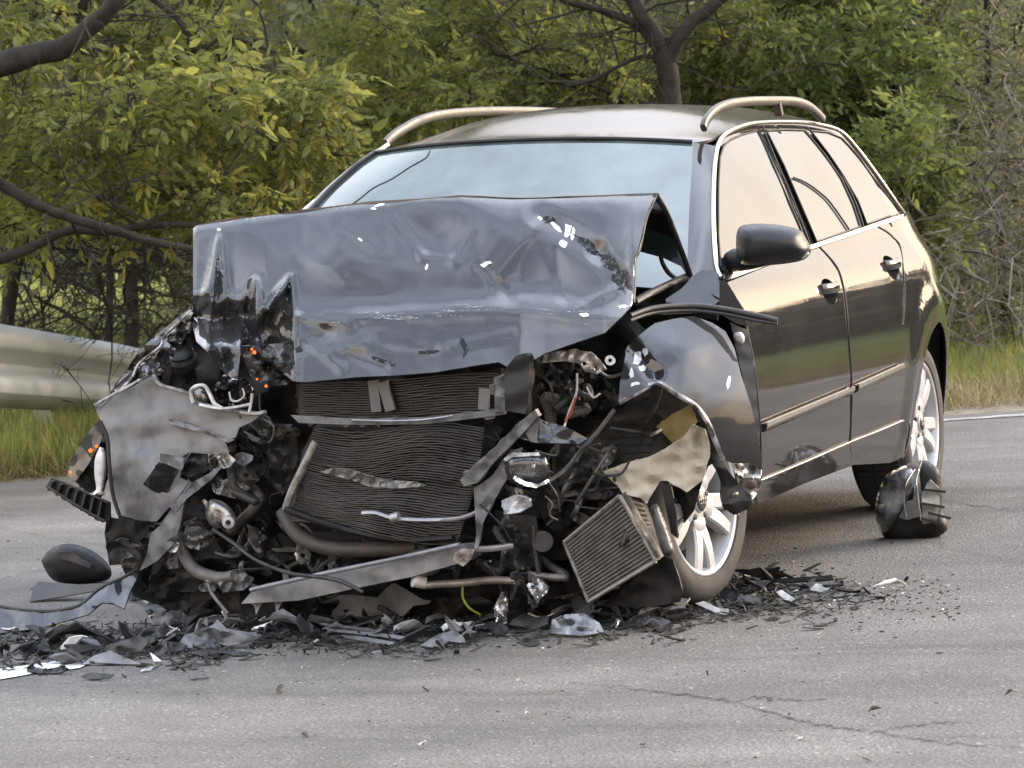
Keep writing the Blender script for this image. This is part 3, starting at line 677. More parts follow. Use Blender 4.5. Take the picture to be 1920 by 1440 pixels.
def SY(x, z):
    y = _sy(z)
    if x < -2.7: t = -2.7-x; y *= 1-.27*t**1.35
    if x > -.9: t = x+.9; y *= 1-.03*t*t
    # wheel arch flare
    r = math.hypot(x+2.74, z-.30)
    if .36 < r < .50: y += .012*math.sin((r-.36)/.14*math.pi)*(1 if z > .3 else .3)
    return y
def side(px, py, off=0.0):
    y = .85
    for _ in range(14):
        p = aty(px, py, y+off); y = SY(p.x, p.z)
    p = aty(px, py, y+off); return p
def xz(lst):
    return [(p.x, p.z) for p in (side(*q) for q in lst)]
def mirror_copy(o, parent, name=None):
    me = o.data.copy(); co = np.empty(len(me.vertices)*3); me.vertices.foreach_get('co', co); co = co.reshape(-1, 3); co[:, 1] *= -1
    me.vertices.foreach_set('co', co.ravel()); me.flip_normals(); me.update()
    q = link(name or o.name.split('.')[0], me, None, parent, False)
    for md in o.modifiers:
        if md.type == 'SOLIDIFY': solid(q, md.thickness, md.offset)
    return q
def side_panel(name, P2, mt, parent=car, off=0.0, step=.028, holes=(), mirror=True, thick=.005):
    v, f = cdt(P2, step, .15, 3, holes)
    me = bpy.data.meshes.new(name); me.from_pydata([(x, SY(x, z)+off, z) for x, z in v], [], f); me.update()
    n = sum((p.normal.y*p.area for p in me.polygons))
    if n < 0: me.flip_normals()
    o = link(name, me, mt, parent, True)
    if thick: solid(o, thick)
    if mirror: mirror_copy(o, parent)
    return o
def seam(pxl, r=.0026, mt='blackplastic', name='panel_gap', parent=car, off=0.0, closed=False, n=5, mirror=False):
    l = list(pxl)+([pxl[0]] if closed else [])
    P = [Vector(q) for q in smooth_path([tuple(side(*p, off)) for p in l], n)] if not closed else [side(*p, off) for p in l]
    o = MB().tube(P, r, 6).build(name, M[mt], parent, True, 80)
    if mirror: mirror_copy(o, parent)
    return o

BELT = [(1362, 526), (1440, 497), (1522, 467), (1560, 454), (1613, 436), (1650, 423), (1695, 408)]
BGAP = [(1537, 463), (1553, 480), (1570, 502), (1580, 530), (1587, 575), (1591, 627), (1597, 728), (1594, 829)]
CGAP = [(1647, 425), (1664, 435), (1676, 446), (1688, 462), (1694, 505), (1696, 555), (1693, 610)]
FEDGE = [(1362, 530), (1391, 577), (1400, 620), (1412, 680), (1421, 760), (1425, 815), (1426, 901)]
def ellipse(c, a, b, n=18, tilt=0):
    return [(c[0]+a*math.cos(2*math.pi*k/n)*math.cos(tilt)-b*math.sin(2*math.pi*k/n)*math.sin(tilt), c[1]+a*math.cos(2*math.pi*k/n)*math.sin(tilt)+b*math.sin(2*math.pi*k/n)*math.cos(tilt)) for k in range(n)]
hf = side(1556, 547); hr = side(1673, 502)
HUBR = aty(1731, 795, .80); HUBR.z = .298; HX = HUBR.x
fd = side_panel('front_door', xz(FEDGE + [(1510, 866)] + BGAP[::-1] + [(1522, 468), (1440, 498)]), M['paint'], holes=[ellipse((hf.x, hf.z), .085, .043)])
arch = lambda r, a0, a1, n=24: [(HX+r*math.cos(R_(a0+(a1-a0)*k/n)), .30+r*math.sin(R_(a0+(a1-a0)*k/n))) for k in range(n+1)]
cg = xz(CGAP); bgp = xz(BGAP)
doorlow = xz([(1694, 789)])[0]
arc_f = [p for p in arch(.385, 75, 2, 30) if p[1] < cg[-1][1]]
rd_poly = bgp + [doorlow] + arc_f[::-1][:-2] + cg[::-1] + xz([(1600, 441)])
rd = side_panel('rear_door', rd_poly, M['paint'], holes=[ellipse((hr.x, hr.z), .085, .043)])
bt = xz([(1695, 408)])[0]
qp = cg + arc_f[2:] + [(arc_f[-1][0]-.02, .20)] + arch(.352, -14, 194, 40) + [(HX-.43, .22), (-3.25, .20), (-3.56, .24), (-3.62, .40), (-3.60, .62), (-3.55, .80), (-3.44, .98), (-3.30, 1.045)] + [(bt[0], bt[1])] + xz([(1672, 416)])
side_panel('quarter_panel', qp, M['paint'])
# door cups and grips
for c in (hf, hr):
    mb = MB(); n = 20; rows = [(1.0, 0), (.93, .012), (.75, .026), (.4, .034), (0.001, .036)]
    vs = []
    for s_, d_ in rows:
        for k in range(n):
            a = 2*math.pi*k/n; x = c.x+.085*s_*math.cos(a); z = c.z+.043*s_*math.sin(a); vs.append((x, SY(x, z)-d_-.001, z))
    mb.add(vs, [(i*n+k, i*n+(k+1) % n, (i+1)*n+(k+1) % n, (i+1)*n+k) for i in range(len(rows)-1) for k in range(n)])
    h = mb.build('door_handle_cup', M['paint'], fd if c is hf else rd, True)
    g = MB(); pts = [Vector((c.x-.088+.176*t, SY(c.x, c.z)-.004+.020*math.sin(math.pi*t)**.6, c.z+.012)) for t in np.linspace(0, 1, 12)]
    vs = []
    for p in pts:
        for k in range(8):
            a = 2*math.pi*k/8; vs.append((p.x, p.y+.009*math.cos(a), p.z+.017*math.sin(a)))
    g.add(vs, [(i*8+k, i*8+(k+1) % 8, (i+1)*8+(k+1) % 8, (i+1)*8+k) for i in range(11) for k in range(8)]+[tuple(range(8)), tuple(range(88, 96))])
    g.build('door_handle', M['chrome'] if False else M['paint'], fd if c is hf else rd, True)
# sills and lower skirts
sill = xz([(1426, 902), (1510, 867), (1594, 830), (1694, 789)]) + [(arc_f[-1][0], .215)] + xz([(1667, 868), (1594, 872), (1510, 905), (1420, 944), (1412, 925)])
side_panel('sill', sill, M['paint'], off=.004)
seam([(1426, 901), (1510, 866), (1594, 829), (1640, 811), (1692, 789)], .004, 'chrome', 'sill_highlight_strip', off=.004)
seam(BGAP + [(1595, 850), (1596, 868)], .0035, off=.001); seam(CGAP, .003, off=.001); seam(FEDGE[:2], .003, off=.001); seam(FEDGE[1:], .005, off=.0)
# rub strips on the doors
def trim(a, b, parent):
    A = [side(a[0]+(b[0]-a[0])*t, a[1]+(b[1]-a[1])*t) for t in np.linspace(0, 1, 12)]
    mb = MB(); vs = []
    pr = [(0, .012), (.012, .011), (.016, .004), (.016, -.006), (.008, -.013), (0, -.013)]
    for p in A: vs += [(p.x, SY(p.x, p.z+h)+o_, p.z+h) for o_, h in pr]
    k = len(pr); mb.add(vs, [(i*k+j, i*k+j+1, (i+1)*k+j+1, (i+1)*k+j) for i in range(11) for j in range(k-1)]+[tuple(range(k)), tuple(11*k+j for j in range(k))])
    o = mb.build('rub_strip', M['paint'], parent, True, 30); mirror_copy(o, parent)
    mb = MB(); vs = []
    pr = [(.010, .0155), (.018, .014), (.0185, .002), (.010, .000)]
    for p in A: vs += [(p.x, SY(p.x, p.z+h)+o_, p.z+h) for o_, h in pr]
    k = 4; mb.add(vs, [(i*k+j, i*k+(j+1) % k, (i+1)*k+(j+1) % k, (i+1)*k+j) for i in range(11) for j in range(k)]+[(0, 1, 2, 3), (44, 45, 46, 47)])
    c = mb.build('chrome_insert', M['chrome'], o, True, 30)
trim((1428, 802), (1593, 733), fd); trim((1601, 729), (1687, 690), rd)
# window band
CH = [(1353, 520), (1343, 495), (1338, 422), (1338, 350), (1341, 300), (1348, 268), (1363, 250), (1391, 237), (1426, 230), (1493, 229), (1537, 234), (1575, 246), (1604, 275), (1639, 321), (1674, 371), (1695, 400)]
band = xz(smooth_path(CH, 3)[:-1] + BELT[::-1])
side_panel('window_frame', band, M['paint'], off=-.012, step=.03)
W1 = [(1351, 500), (1347, 440), (1347, 350), (1350, 295), (1357, 274), (1370, 262), (1392, 252), (1421, 245), (1450, 310), (1480, 380), (1502, 430), (1509, 464), (1440, 489), (1362, 518)]
W2 = [(1437, 245), (1470, 243), (1508, 244), (1545, 288), (1578, 336), (1600, 385), (1613, 425), (1570, 440), (1531, 453), (1500, 380), (1470, 310)]
W3 = [(1520, 245), (1552, 248), (1577, 258), (1590, 271), (1610, 294), (1648, 348), (1688, 398), (1660, 408), (1625, 420), (1608, 375), (1582, 330), (1552, 286)]
for w_, nm in ((W1, 'front_side_window'), (W2, 'rear_side_window'), (W3, 'quarter_window')):
    o = side_panel(nm, xz(w_), M['glass'], off=.001, step=.04, thick=.004)
    seam(w_, .0035, 'blackplastic', 'window_seal', o, .003, True)
seam([(1429, 236), (1455, 300), (1487, 375), (1512, 440), (1521, 466)], .0028, off=-.002); seam([(1513, 238), (1550, 284), (1580, 332), (1604, 380), (1619, 424)], .003, off=-.001)
# chrome frame line
P = [Vector(q) for q in smooth_path([tuple(side(*p, .004)) for p in CH], 5)]
o = MB().tube(P, .0075, 8).build('window_chrome', M['chrome'], car, True, 80); mirror_copy(o, car)
up_ = [(1358, 513), (1440, 487), (1522, 459), (1560, 446), (1613, 428), (1650, 415), (1694, 401)]
v_ = [side(*p, .007) for p in up_]; w_ = [side(*p, .007) for p in BELT]
mb = MB(); mb.add(v_+w_, [(i, i+1, 8+i, 7+i) for i in range(6)])
o = mb.build('belt_chrome', M['chrome'], car, True); 
if o.data.polygons[0].normal.y < 0: o.data.flip_normals()
solid(o, .008); mirror_copy(o, car)

# ---------------- windscreen, A pillars, roof
def wlx(z): return -1.10+(1.35-z)/.40*.66
def up_to(px, py):
    x = -.8
    for _ in range(12): p = atx(px, py, x); x = wlx(p.z)
    return atx(px, py, x)
WLp = [(1299, 268), (1297, 318), (1293, 378), (1290, 450), (1288, 516), (1286, 545)]
WRp = [(706, 288), (668, 314), (623, 354), (588, 393), (530, 452), (470, 520)]
def resample(P, n):
    P = [np.array(p) for p in P]; d = np.cumsum([0]+[np.linalg.norm(P[i+1]-P[i]) for i in range(len(P)-1)]); d = d/d[-1]
    return [Vector([float(np.interp(t, d, [p[k] for p in P])) for k in range(3)]) for t in np.linspace(0, 1, n)]
n = 17
WL = resample([up_to(*p) for p in WLp], n); WR = resample([up_to(*p) for p in WRp], n)
m_ = 25; vs = []
def bow(u, b_=.12): return (1-u*u)*b_
for i in range(n):
    for j in range(m_):
        u = -1+2*j/(m_-1); p = WR[i].lerp(WL[i], (u+1)/2)
        vs.append((p.x+bow(u), p.y, p.z+.026*(1-abs(u)**2.3)))
fs = [(i*m_+j, (i+1)*m_+j, (i+1)*m_+j+1, i*m_+j+1) for i in range(n-1) for j in range(m_-1)]
me = MB().add(vs, fs).mesh('windscreen')
if me.polygons[len(fs)//2].normal.x < 0: me.flip_normals()
ws = link('windscreen', me, M['screen'], car); solid(ws, .005)
# scuttle panel, crack and sticker
MB().tube([Vector(vs[j])+Vector((.004, 0, .004)) for j in range(m_)], .006, 6).build('windscreen_seal', M['blackplastic'], ws)
from mathutils.bvhtree import BVHTree
WSBVH = BVHTree.FromPolygons([Vector(v) for v in vs], fs)
def hit(bvh, px, py, lift=.0):
    d = ray(px, py).normalized(); r = bvh.ray_cast(CAMP, d)
    return (r[0]-d*lift) if r[0] else None
ck = [hit(WSBVH, *p, .003) for p in smooth_path([(806, 282), (798, 296), (770, 312), (735, 335), (700, 352), (675, 372), (655, 386)], 3)]
ck = [c for c in ck if c]
MB().tube(ck, .0016, 4).build('windscreen_crack', M['blackplastic'], ws)
CHL = resample([side(*p, .002) for p in [(1345, 275), (1341, 300), (1338, 350), (1338, 422), (1343, 495), (1352, 518)]], n)
def pillar(A, B, name, bulge=.012):
    vs = []
    for a, b in zip(A, B):
        for t in np.linspace(0, 1, 7):
            p = a.lerp(b, t); p = p + Vector((.8, .5 if b.y > 0 else -.5, .2)).normalized()*bulge*math.sin(math.pi*t); vs.append(p)
    fs = [(i*7+j, (i+1)*7+j, (i+1)*7+j+1, i*7+j+1) for i in range(len(A)-1) for j in range(6)]
    me = MB().add(vs, fs).mesh(name)
    if me.polygons[10].normal.x < 0: me.flip_normals()
    o = link(name, me, M['paint'], car); solid(o, .012); return o
pillar(WL, CHL, 'windscreen_pillar', .010)
CHR = resample([up_to(*p)+Vector((-.02, 0, 0)) for p in [(724, 266), (699, 279), (659, 306), (607, 350), (568, 390), (505, 452), (440, 525)]], n)
pillar(WR, CHR, 'windscreen_pillar', .006)
MB().tube([w+Vector((.004, 0, .003)) for w in WR], .009, 6).build('windscreen_seal', M['blackplastic'], ws)
MB().tube([c+Vector((-.03, -.012, -.01)) for c in CHR], .008, 6).build('window_chrome', M['chrome'], car)
# roof
RLp = [(1299, 268), (1330, 262), (1360, 247), (1391, 234), (1426, 227), (1493, 226), (1537, 231), (1575, 243), (1604, 272), (1639, 318), (1674, 368), (1692, 394)]
nr = 41
RL = [WL[0]] + [side(*p, -.002) for p in RLp[1:]]
RL = resample([Vector(q) for q in smooth_path([tuple(p) for p in RL], 4)], nr)
dR = WR[0]-Vector((WL[0].x, -WL[0].y, WL[0].z))
RR = []
for i, p in enumerate(RL):
    w = i/(nr-1); k = max(0., 1-w/.5); RR.append(Vector((p.x, -p.y, p.z))+dR*k)
mr = 33; rv = []
for i in range(nr):
    w = i/(nr-1); sm = min(1, w/.28); sm = sm*sm*(3-2*sm); h = .026+.058*sm*(1-.5*max(0, (w-.7)/.3))
    for j in range(mr):
        u = -1+2*j/(mr-1); p = RR[i].lerp(RL[i], (u+1)/2)
        rv.append((p.x+bow(u, .12*(1-w)**2-.10*w*w), p.y, p.z+h*(1-abs(u)**2.5)))
rf = [(i*mr+j, i*mr+j+1, (i+1)*mr+j+1, (i+1)*mr+j) for i in range(nr-1) for j in range(mr-1)]
me = MB().add(rv, rf).mesh('roof')
if me.polygons[len(rf)//2].normal.z < 0: me.flip_normals()
roof = link('roof', me, M['roofpaint'], car); solid(roof, .01)
# roof rails
def rail(P, w, hgt, posts, name='roof_rail'):
    P = [Vector(q) for q in smooth_path([tuple(p) for p in P], 6)]; n_ = len(P); vs = []
    for i, p in enumerate(P):
        t = (P[min(i+1, n_-1)]-P[max(i-1, 0)]).normalized(); s_ = Vector((0, 1, 0)); u_ = t.cross(s_).normalized()
        if u_.z < 0 and abs(t.x) > .3: u_ = -u_
        for k in range(10):
            a = 2*math.pi*k/10; vs.append(p+s_*w*math.copysign(abs(math.cos(a))**.6, math.cos(a))+u_*hgt*math.copysign(abs(math.sin(a))**.6, math.sin(a)))
    mb = MB().add(vs, [(i*10+k, i*10+(k+1) % 10, (i+1)*10+(k+1) % 10, (i+1)*10+k) for i in range(n_-1) for k in range(10)]+[tuple(range(10)), tuple((n_-1)*10+k for k in range(10))])
    o = mb.build(name, M['railpaint'], car, True, 60)
    for a, b in posts: MB().bar(a, b, .018, .026, (0, 1, 0)).build('rail_post', M['railpaint'], o, False)
M['railpaint'] = mat('matt_rail_paint', (.035, .030, .027), .5, coat=.05, col2=(.065, .054, .046), scale=30., rvar=.1)
yl = .60
rail([aty(1319, 240, yl), aty(1324, 226, yl), aty(1340, 208, yl), aty(1365, 196, yl), aty(1400, 190.5, yl), aty(1441, 189, yl), aty(1487, 190, yl), aty(1512, 197, yl), aty(1530, 210, yl), aty(1543, 224, yl)], .010, .0155, [(aty(1456, 191, yl), aty(1461, 216, yl))])
yr = -.60
rail([aty(722, 270, yr), aty(735, 257, yr), aty(752, 245, yr), aty(790, 225, yr), aty(837, 214, yr), aty(916, 208.5, yr), aty(1015, 209, yr), aty(1060, 214, yr), aty(1085, 224, yr)], .010, .0165, [(aty(960, 212, yr), aty(962, 235, yr))])
# tailgate, rear window, lamps, bumper: behind, out of the photograph's sight
zz = [.24, .36, .50, .62, .76, .88, 1.0, 1.1, 1.2, 1.30, 1.37]; xr = [-3.62, -3.65, -3.655, -3.65, -3.60, -3.56, -3.50, -3.43, -3.36, -3.27, -3.18]
vs = []; mm = 21
for z, x in zip(zz, xr):
    ym = SY(max(-3.5, x+.10), z)*(.99 if z < .9 else .93 if z < 1.05 else .86)
    for j in range(mm):
        u = -1+2*j/(mm-1); vs.append((x+.14*abs(u)**4, ym*u, z+(.035*(1-u*u) if z > 1.25 else 0)))
fs = [(i*mm+j, i*mm+j+1, (i+1)*mm+j+1, (i+1)*mm+j) for i in range(len(zz)-1) for j in range(mm-1)]
me = MB().add(vs, fs).mesh('tailgate')
if me.polygons[len(fs)//2].normal.x > 0: me.flip_normals()
tg = link('tailgate', me, M['paint'], car); solid(tg, .01)
mb = MB(); mb.add([(xr[i]+.14*abs(u)**4-.012, SY(max(-3.5, xr[i]+.10), zz[i])*.98*u, zz[i]) for i in (6, 7, 8, 9) for u in np.linspace(-.82, .82, 11)], [(i*11+j, i*11+j+1, (i+1)*11+j+1, (i+1)*11+j) for i in range(3) for j in range(10)])
mb.build('rear_window', M['glass'], tg)
for sg in (-1, 1):
    MB().add([(-3.665+.10*abs(t), sg*(.46+.14*t), z) for z in (.66, .72, .80, .86) for t in (0, .33, .66, 1)], [(i*4+j, i*4+j+1, (i+1)*4+j+1, (i+1)*4+j) for i in range(3) for j in range(3)]).build('tail_lamp', M['red'], tg)
MB().box((-3.655, 0, .40), (.04, 1.3, .16)).build('rear_bumper_insert', M['blackplastic'], tg, False)
MB().box((-3.62, 0, .74), (.03, .52, .11)).build('number_plate', M['white'], tg, False)
# floor, inner shell
ub = MB(); ub.box((-1.75, 0, .27), (3.1, 1.40, .12)); ub.build('underbody', M['blackplastic'], car, False)
ub = MB(); ub.box((-.50, 0, .62), (.06, 1.42, .60)); ub.build('bulkhead', M['blackplastic'], car, False)
for sg in (1, -1):
    mb = MB(); mb.lathe([(.0, .352), (.34, .352), (.34, .05)], (HX, sg*.79, .30), (0, -sg, 0), 40)
    mb.f = [f for f in mb.f if min(mb.v[i][2] for i in f) > .30]; o = mb.build('wheel_arch_liner', M['blackplastic'], car)
MB().tube([(HX, -.7, .29), (HX, .7, .29)], .035, 8).build('rear_axle', M['darkmetal'], car)
MB().tube([(-3.5, -.5, .27), (-3.0, -.5, .27), (-2.2, -.2, .25), (-.6, -.2, .24)], .03, 8).build('exhaust_pipe', M['darkmetal'], car)
# headlining darkness: seats seen through nothing, but there
for sg in (-.37, .37):
    mb = MB(); mb.box((-1.45, sg, .62), (.5, .46, .16)); mb.box((-1.72, sg, .92), (.14, .46, .56), Matrix.Rotation(-.25, 3, 'Y')); mb.box((-1.86, sg, 1.24), (.09, .26, .16))
    bevel(mb.build('seat', M['blackplastic'], car, False), .04, 3)

# ---------------- wheels
def wheel(hub, axis, label=None, flat=0.0):
    """tyre, five-forked-spoke alloy rim, brake disc, cap with four rings"""
    ax = Vector(axis).normalized(); up = Vector((0, 0, 1)); fx = up.cross(ax).normalized(); up = ax.cross(fx)
    def T(x, y, h): return hub+fx*x+up*y+ax*h
    root = empty('wheel', hub) if False else None
    prof = [(-.005, .212), (.006, .222), (.010, .245), (.008, .268), (-.004, .286), (-.02, .296), (-.045, .3015), (-.10, .303), (-.155, .3015), (-.18, .296), (-.196, .286), (-.208, .262), (-.206, .235), (-.195, .212)]
    mb = MB(); mb.lathe(prof, hub, ax, 56, True)
    if flat:
        mb.v = [(v[0], v[1], max(v[2], flat*.0+.001)) for v in mb.v]
    ty = mb.build('tyre', M['rubber'], car, True, 35)
    g = MB()                                                  # tread blocks
    for k in range(72):
        a = 2*math.pi*k/72
        for h0, h1 in ((-.175, -.125), (-.115, -.06), (-.05, -.022)):
            c = T(math.cos(a)*.3035, math.sin(a)*.3035, (h0+h1)/2); e = fx*math.cos(a)+up*math.sin(a); tt = ax.cross(e)
            if c.z > .004: g.box(c, (.006, .018, h1-h0), Matrix((e, tt, ax)).transposed())
    g.build('tread', M['rubber'], ty, False)['kind'] = 'stuff'
    rim = MB(); rim.lathe([(-.008, .214), (.002, .2165), (.004, .212), (.0, .204), (-.02, .196), (-.06, .190), (-.17, .186), (-.19, .20)], hub, ax, 56)
    ro = rim.build('rim', M['alloy'], car, True, 40)
    def spoke_bar(a0, r0, w0, h0, a1, r1, w1, h1, t):
        """solid tapered spoke from (a0,r0) to (a1,r1)"""
        p0 = (math.cos(a0)*r0, math.sin(a0)*r0); p1 = (math.cos(a1)*r1, math.sin(a1)*r1)
        d = Vector((p1[0]-p0[0], p1[1]-p0[1])).normalized(); s_ = Vector((-d.y, d.x)); vs = []
        for i in range(5):
            q = i/4; x = p0[0]+(p1[0]-p0[0])*q; y = p0[1]+(p1[1]-p0[1])*q; w = w0+(w1-w0)*q; h = h0+(h1-h0)*q+.006*math.sin(math.pi*q)
            for (sw, hh) in ((-1, -t), (-1, -.006), (-.72, 0), (.72, 0), (1, -.006), (1, -t)):
                vs.append(T(x+s_.x*w*sw, y+s_.y*w*sw, h+hh))
        return vs, [(i*6+k, i*6+(k+1) % 6, (i+1)*6+(k+1) % 6, (i+1)*6+k) for i in range(4) for k in range(6)]+[(0, 1, 2, 3, 4, 5), (24, 25, 26, 27, 28, 29)]
    for k in range(5):
        a = math.pi/2+2*math.pi*k/5+math.pi/5
        m2 = MB()
        m2.add(*spoke_bar(a, .035, .034, -.016, a, .096, .036, -.014, .04))
        for sg in (-1, 1): m2.add(*spoke_bar(a+sg*.18, .074, .024, -.0145, a+sg*.215, .203, .0215, -.006, .035))
        m2.build('spoke', M['alloy'], ro, True, 35)
    hb = MB(); hb.lathe([(-.05, .062), (-.018, .060), (-.012, .054), (-.011, .034), (-.006, .033), (-.003, .028), (-.002, .001)], hub, ax, 28); hb.build('hub', M['alloy'], ro, True, 35)
    cp = MB(); cp.lathe([(-.0045, .0305), (-.0012, .027), (.0006, .001)], hub, ax, 24); cp_ = cp.build('hub_cap', M['darkmetal'], ro)
    rg = MB()
    for i in range(4):
        cx = (i-1.5)*.0115; rg.tube([T(cx+.0078*math.cos(q), .0078*math.sin(q), .0015) for q in np.linspace(0, 2*math.pi, 17)], .0011, 5, False)
    rg.build('ring_emblem', M['chrome'], cp_)['kind'] = 'stuff'
    for k in range(5):
        a = math.pi/2+2*math.pi*k/5; c = T(math.cos(a)*.052, math.sin(a)*.052, -.012); MB().lathe([(-.01, .009), (.003, .009), (.004, 0)], c, ax, 8).build('wheel_bolt', M['darkmetal'], ro)
    bd = MB(); bd.lathe([(-.10, .03), (-.10, .145), (-.085, .145), (-.085, .07), (-.06, .068), (-.06, .03)], hub, ax, 32); bd.build('brake_disc', M['darkmetal'], car)
    c = T(-.10, .05, -.09); MB().box(c, (.07, .12, .06), Matrix((fx, up, ax)).transposed()).build('brake_caliper', M['darkmetal'], car, False)
    return ty
HUBF = aty(1317, 930, .80); HUBF.z = .304
wheel(HUBR, (0, 1, 0)); wheel(Vector((HUBR.x, -HUBR.y, HUBR.z)), (0, -1, 0))
wheel(HUBF, (math.sin(R_(9)), math.cos(R_(9)), .02)); wheel(Vector((-.50, -.66, .303)), (math.sin(R_(-9)), -math.cos(R_(-9)), 0))

# ---------------- door mirror
def pillow(name, poly, x0, bulge, back, R, mt, parent, step=7, tilt=0., pw=.5):
    v, f = cdt([p[:2] for p in smooth_path(list(poly)+[poly[0]], 4)][:-1], step, .2)
    ol = [p[:2] for p in smooth_path(list(poly)+[poly[0]], 6)]
    def dist(x, y):
        b = 1e9
        for i in range(len(ol)-1):
            ax, ay = ol[i]; bx, by = ol[i+1]; dx, dy = bx-ax, by-ay; t = max(0, min(1, ((x-ax)*dx+(y-ay)*dy)/(dx*dx+dy*dy+1e-9)))
            b = min(b, math.hypot(x-ax-dx*t, y-ay-dy*t))
        return b
    vs = []; cx = sum(p[0] for p in poly)/len(poly)
    hs = []
    for x, y in v:
        q = min(1, dist(x, y)/R); hs.append((1-(1-q)**2)**pw if q > 0 else 0)
    nv = len(v)
    F = [atx(x, y, x0+tilt*(x-cx)+bulge*h) for (x, y), h in zip(v, hs)]; B = [atx(x, y, x0+tilt*(x-cx)-back*h-.0005) for (x, y), h in zip(v, hs)]
    me = MB().add(F+B, [tuple(t) for t in f]+[tuple(i+nv for i in reversed(t)) for t in f]).mesh(name)
    bm = bmesh.new(); bm.from_mesh(me); bmesh.ops.remove_doubles(bm, verts=bm.verts, dist=.0012); bmesh.ops.recalc_face_normals(bm, faces=bm.faces); bm.to_mesh(me); bm.free()
    return link(name, me, mt, parent, True, 70)
M['mirrorpaint'] = mat('mirror_black', (.012, .013, .014), .42, coat=.0, col2=(.018, .0185, .019), scale=30., rvar=.06, spec=.3)
mo = pillow('door_mirror', [(1380, 462), (1381, 438), (1391, 423), (1427, 419), (1470, 423), (1500, 432), (1511, 447), (1520, 464), (1518, 478), (1502, 489), (1460, 496), (1410, 498), (1386, 492)], -.62, .10, .05, 34, M['mirrorpaint'], car, 6, -.0009)
pillow('mirror_foot', [(1357, 512), (1356, 482), (1366, 471), (1384, 466), (1420, 480), (1445, 493), (1420, 503), (1385, 509)], -.60, .035, .03, 18, M['blackplastic'], mo, 6)
pillow('mirror_lamp', [(1503, 484), (1513, 473), (1517, 474), (1516, 480), (1508, 486)], -.575, .012, .01, 5, M['clear'], mo, 3)

# smear line across the rear side window
MB().tube([Vector(q) for q in smooth_path([tuple(side(x, y, .006)) for x, y in [(1488, 333), (1502, 338), (1520, 348), (1548, 370), (1566, 392), (1580, 412), (1592, 430)]], 5)], .0035, 5).build('window_smear', M['rubberstrip'], car)
# ------------------------------------------------------------------ the wrecked front end
CR = Crumple
rr0 = random.Random(9)
# ---- bonnet, buckled into a tent: front half
HO = [(362, 428), (369, 423), (457, 410), (573, 395), (650, 386), (728, 379), (800, 373), (865, 369), (900, 371), (960, 374), (1060, 371.5), (1150, 368), (1229, 365),
      (1218, 388), (1209, 414), (1196, 469), (1188, 488), (1187, 530), (1184, 568), (1178, 579), (1170, 589), (1134, 624), (1086, 640), (1021, 663), (999, 676), (976, 687), (952, 688), (935, 679), (912, 682), (815, 698), (737, 704),
      (667, 707), (620, 712), (575, 716), (548, 714), (544, 690), (552, 668), (547, 640), (549, 600), (548, 560), (546, 535), (530, 556), (510, 572), (497, 577), (488, 560), (484, 530), (478, 522), (468, 540), (455, 556), (432, 556), (405, 548), (384, 558), (362, 566)]
cx_ = [p[0] for p in HO[:13]]; cy_ = [p[1] for p in HO[:13]]
bot = sorted([(1184, 568), (1170, 589), (1134, 624), (1086, 640), (1021, 663), (976, 687), (912, 682), (815, 698), (737, 704), (667, 707), (548, 714), (450, 716), (362, 716)])
bx_ = [p[0] for p in bot]; by_ = [p[1] for p in bot]
def seg_d(x, y, a, b):
    dx, dy = b[0]-a[0], b[1]-a[1]; t = max(0, min(1, ((x-a[0])*dx+(y-a[1])*dy)/(dx*dx+dy*dy))); return math.hypot(x-a[0]-dx*t, y-a[1]-dy*t)
def gs(x, y, cx, cy, rx, ry): return math.exp(-((x-cx)/rx)**2-((y-cy)/ry)**2)
HCR = [(548, 592, 660, 612, .008, 12), (660, 612, 760, 598, -.006, 14), (560, 470, 640, 520, .005, 18), (735, 405, 790, 480, .006, 16), (790, 480, 850, 490, .006, 14), (850, 490, 880, 440, .005, 14), (900, 500, 960, 560, -.007, 14), (960, 560, 1090, 575, .007, 14), (1090, 575, 1150, 545, .008, 14), (620, 660, 700, 640, .006, 14), (700, 640, 830, 655, -.005, 16), (830, 655, 960, 625, .006, 16), (640, 420, 700, 460, -.005, 20), (1000, 430, 930, 520, .006, 14), (1040, 470, 1060, 560, -.005, 18), (575, 640, 640, 690, .007, 14)]
hc = CR(5, .006, 110, 4, .6)
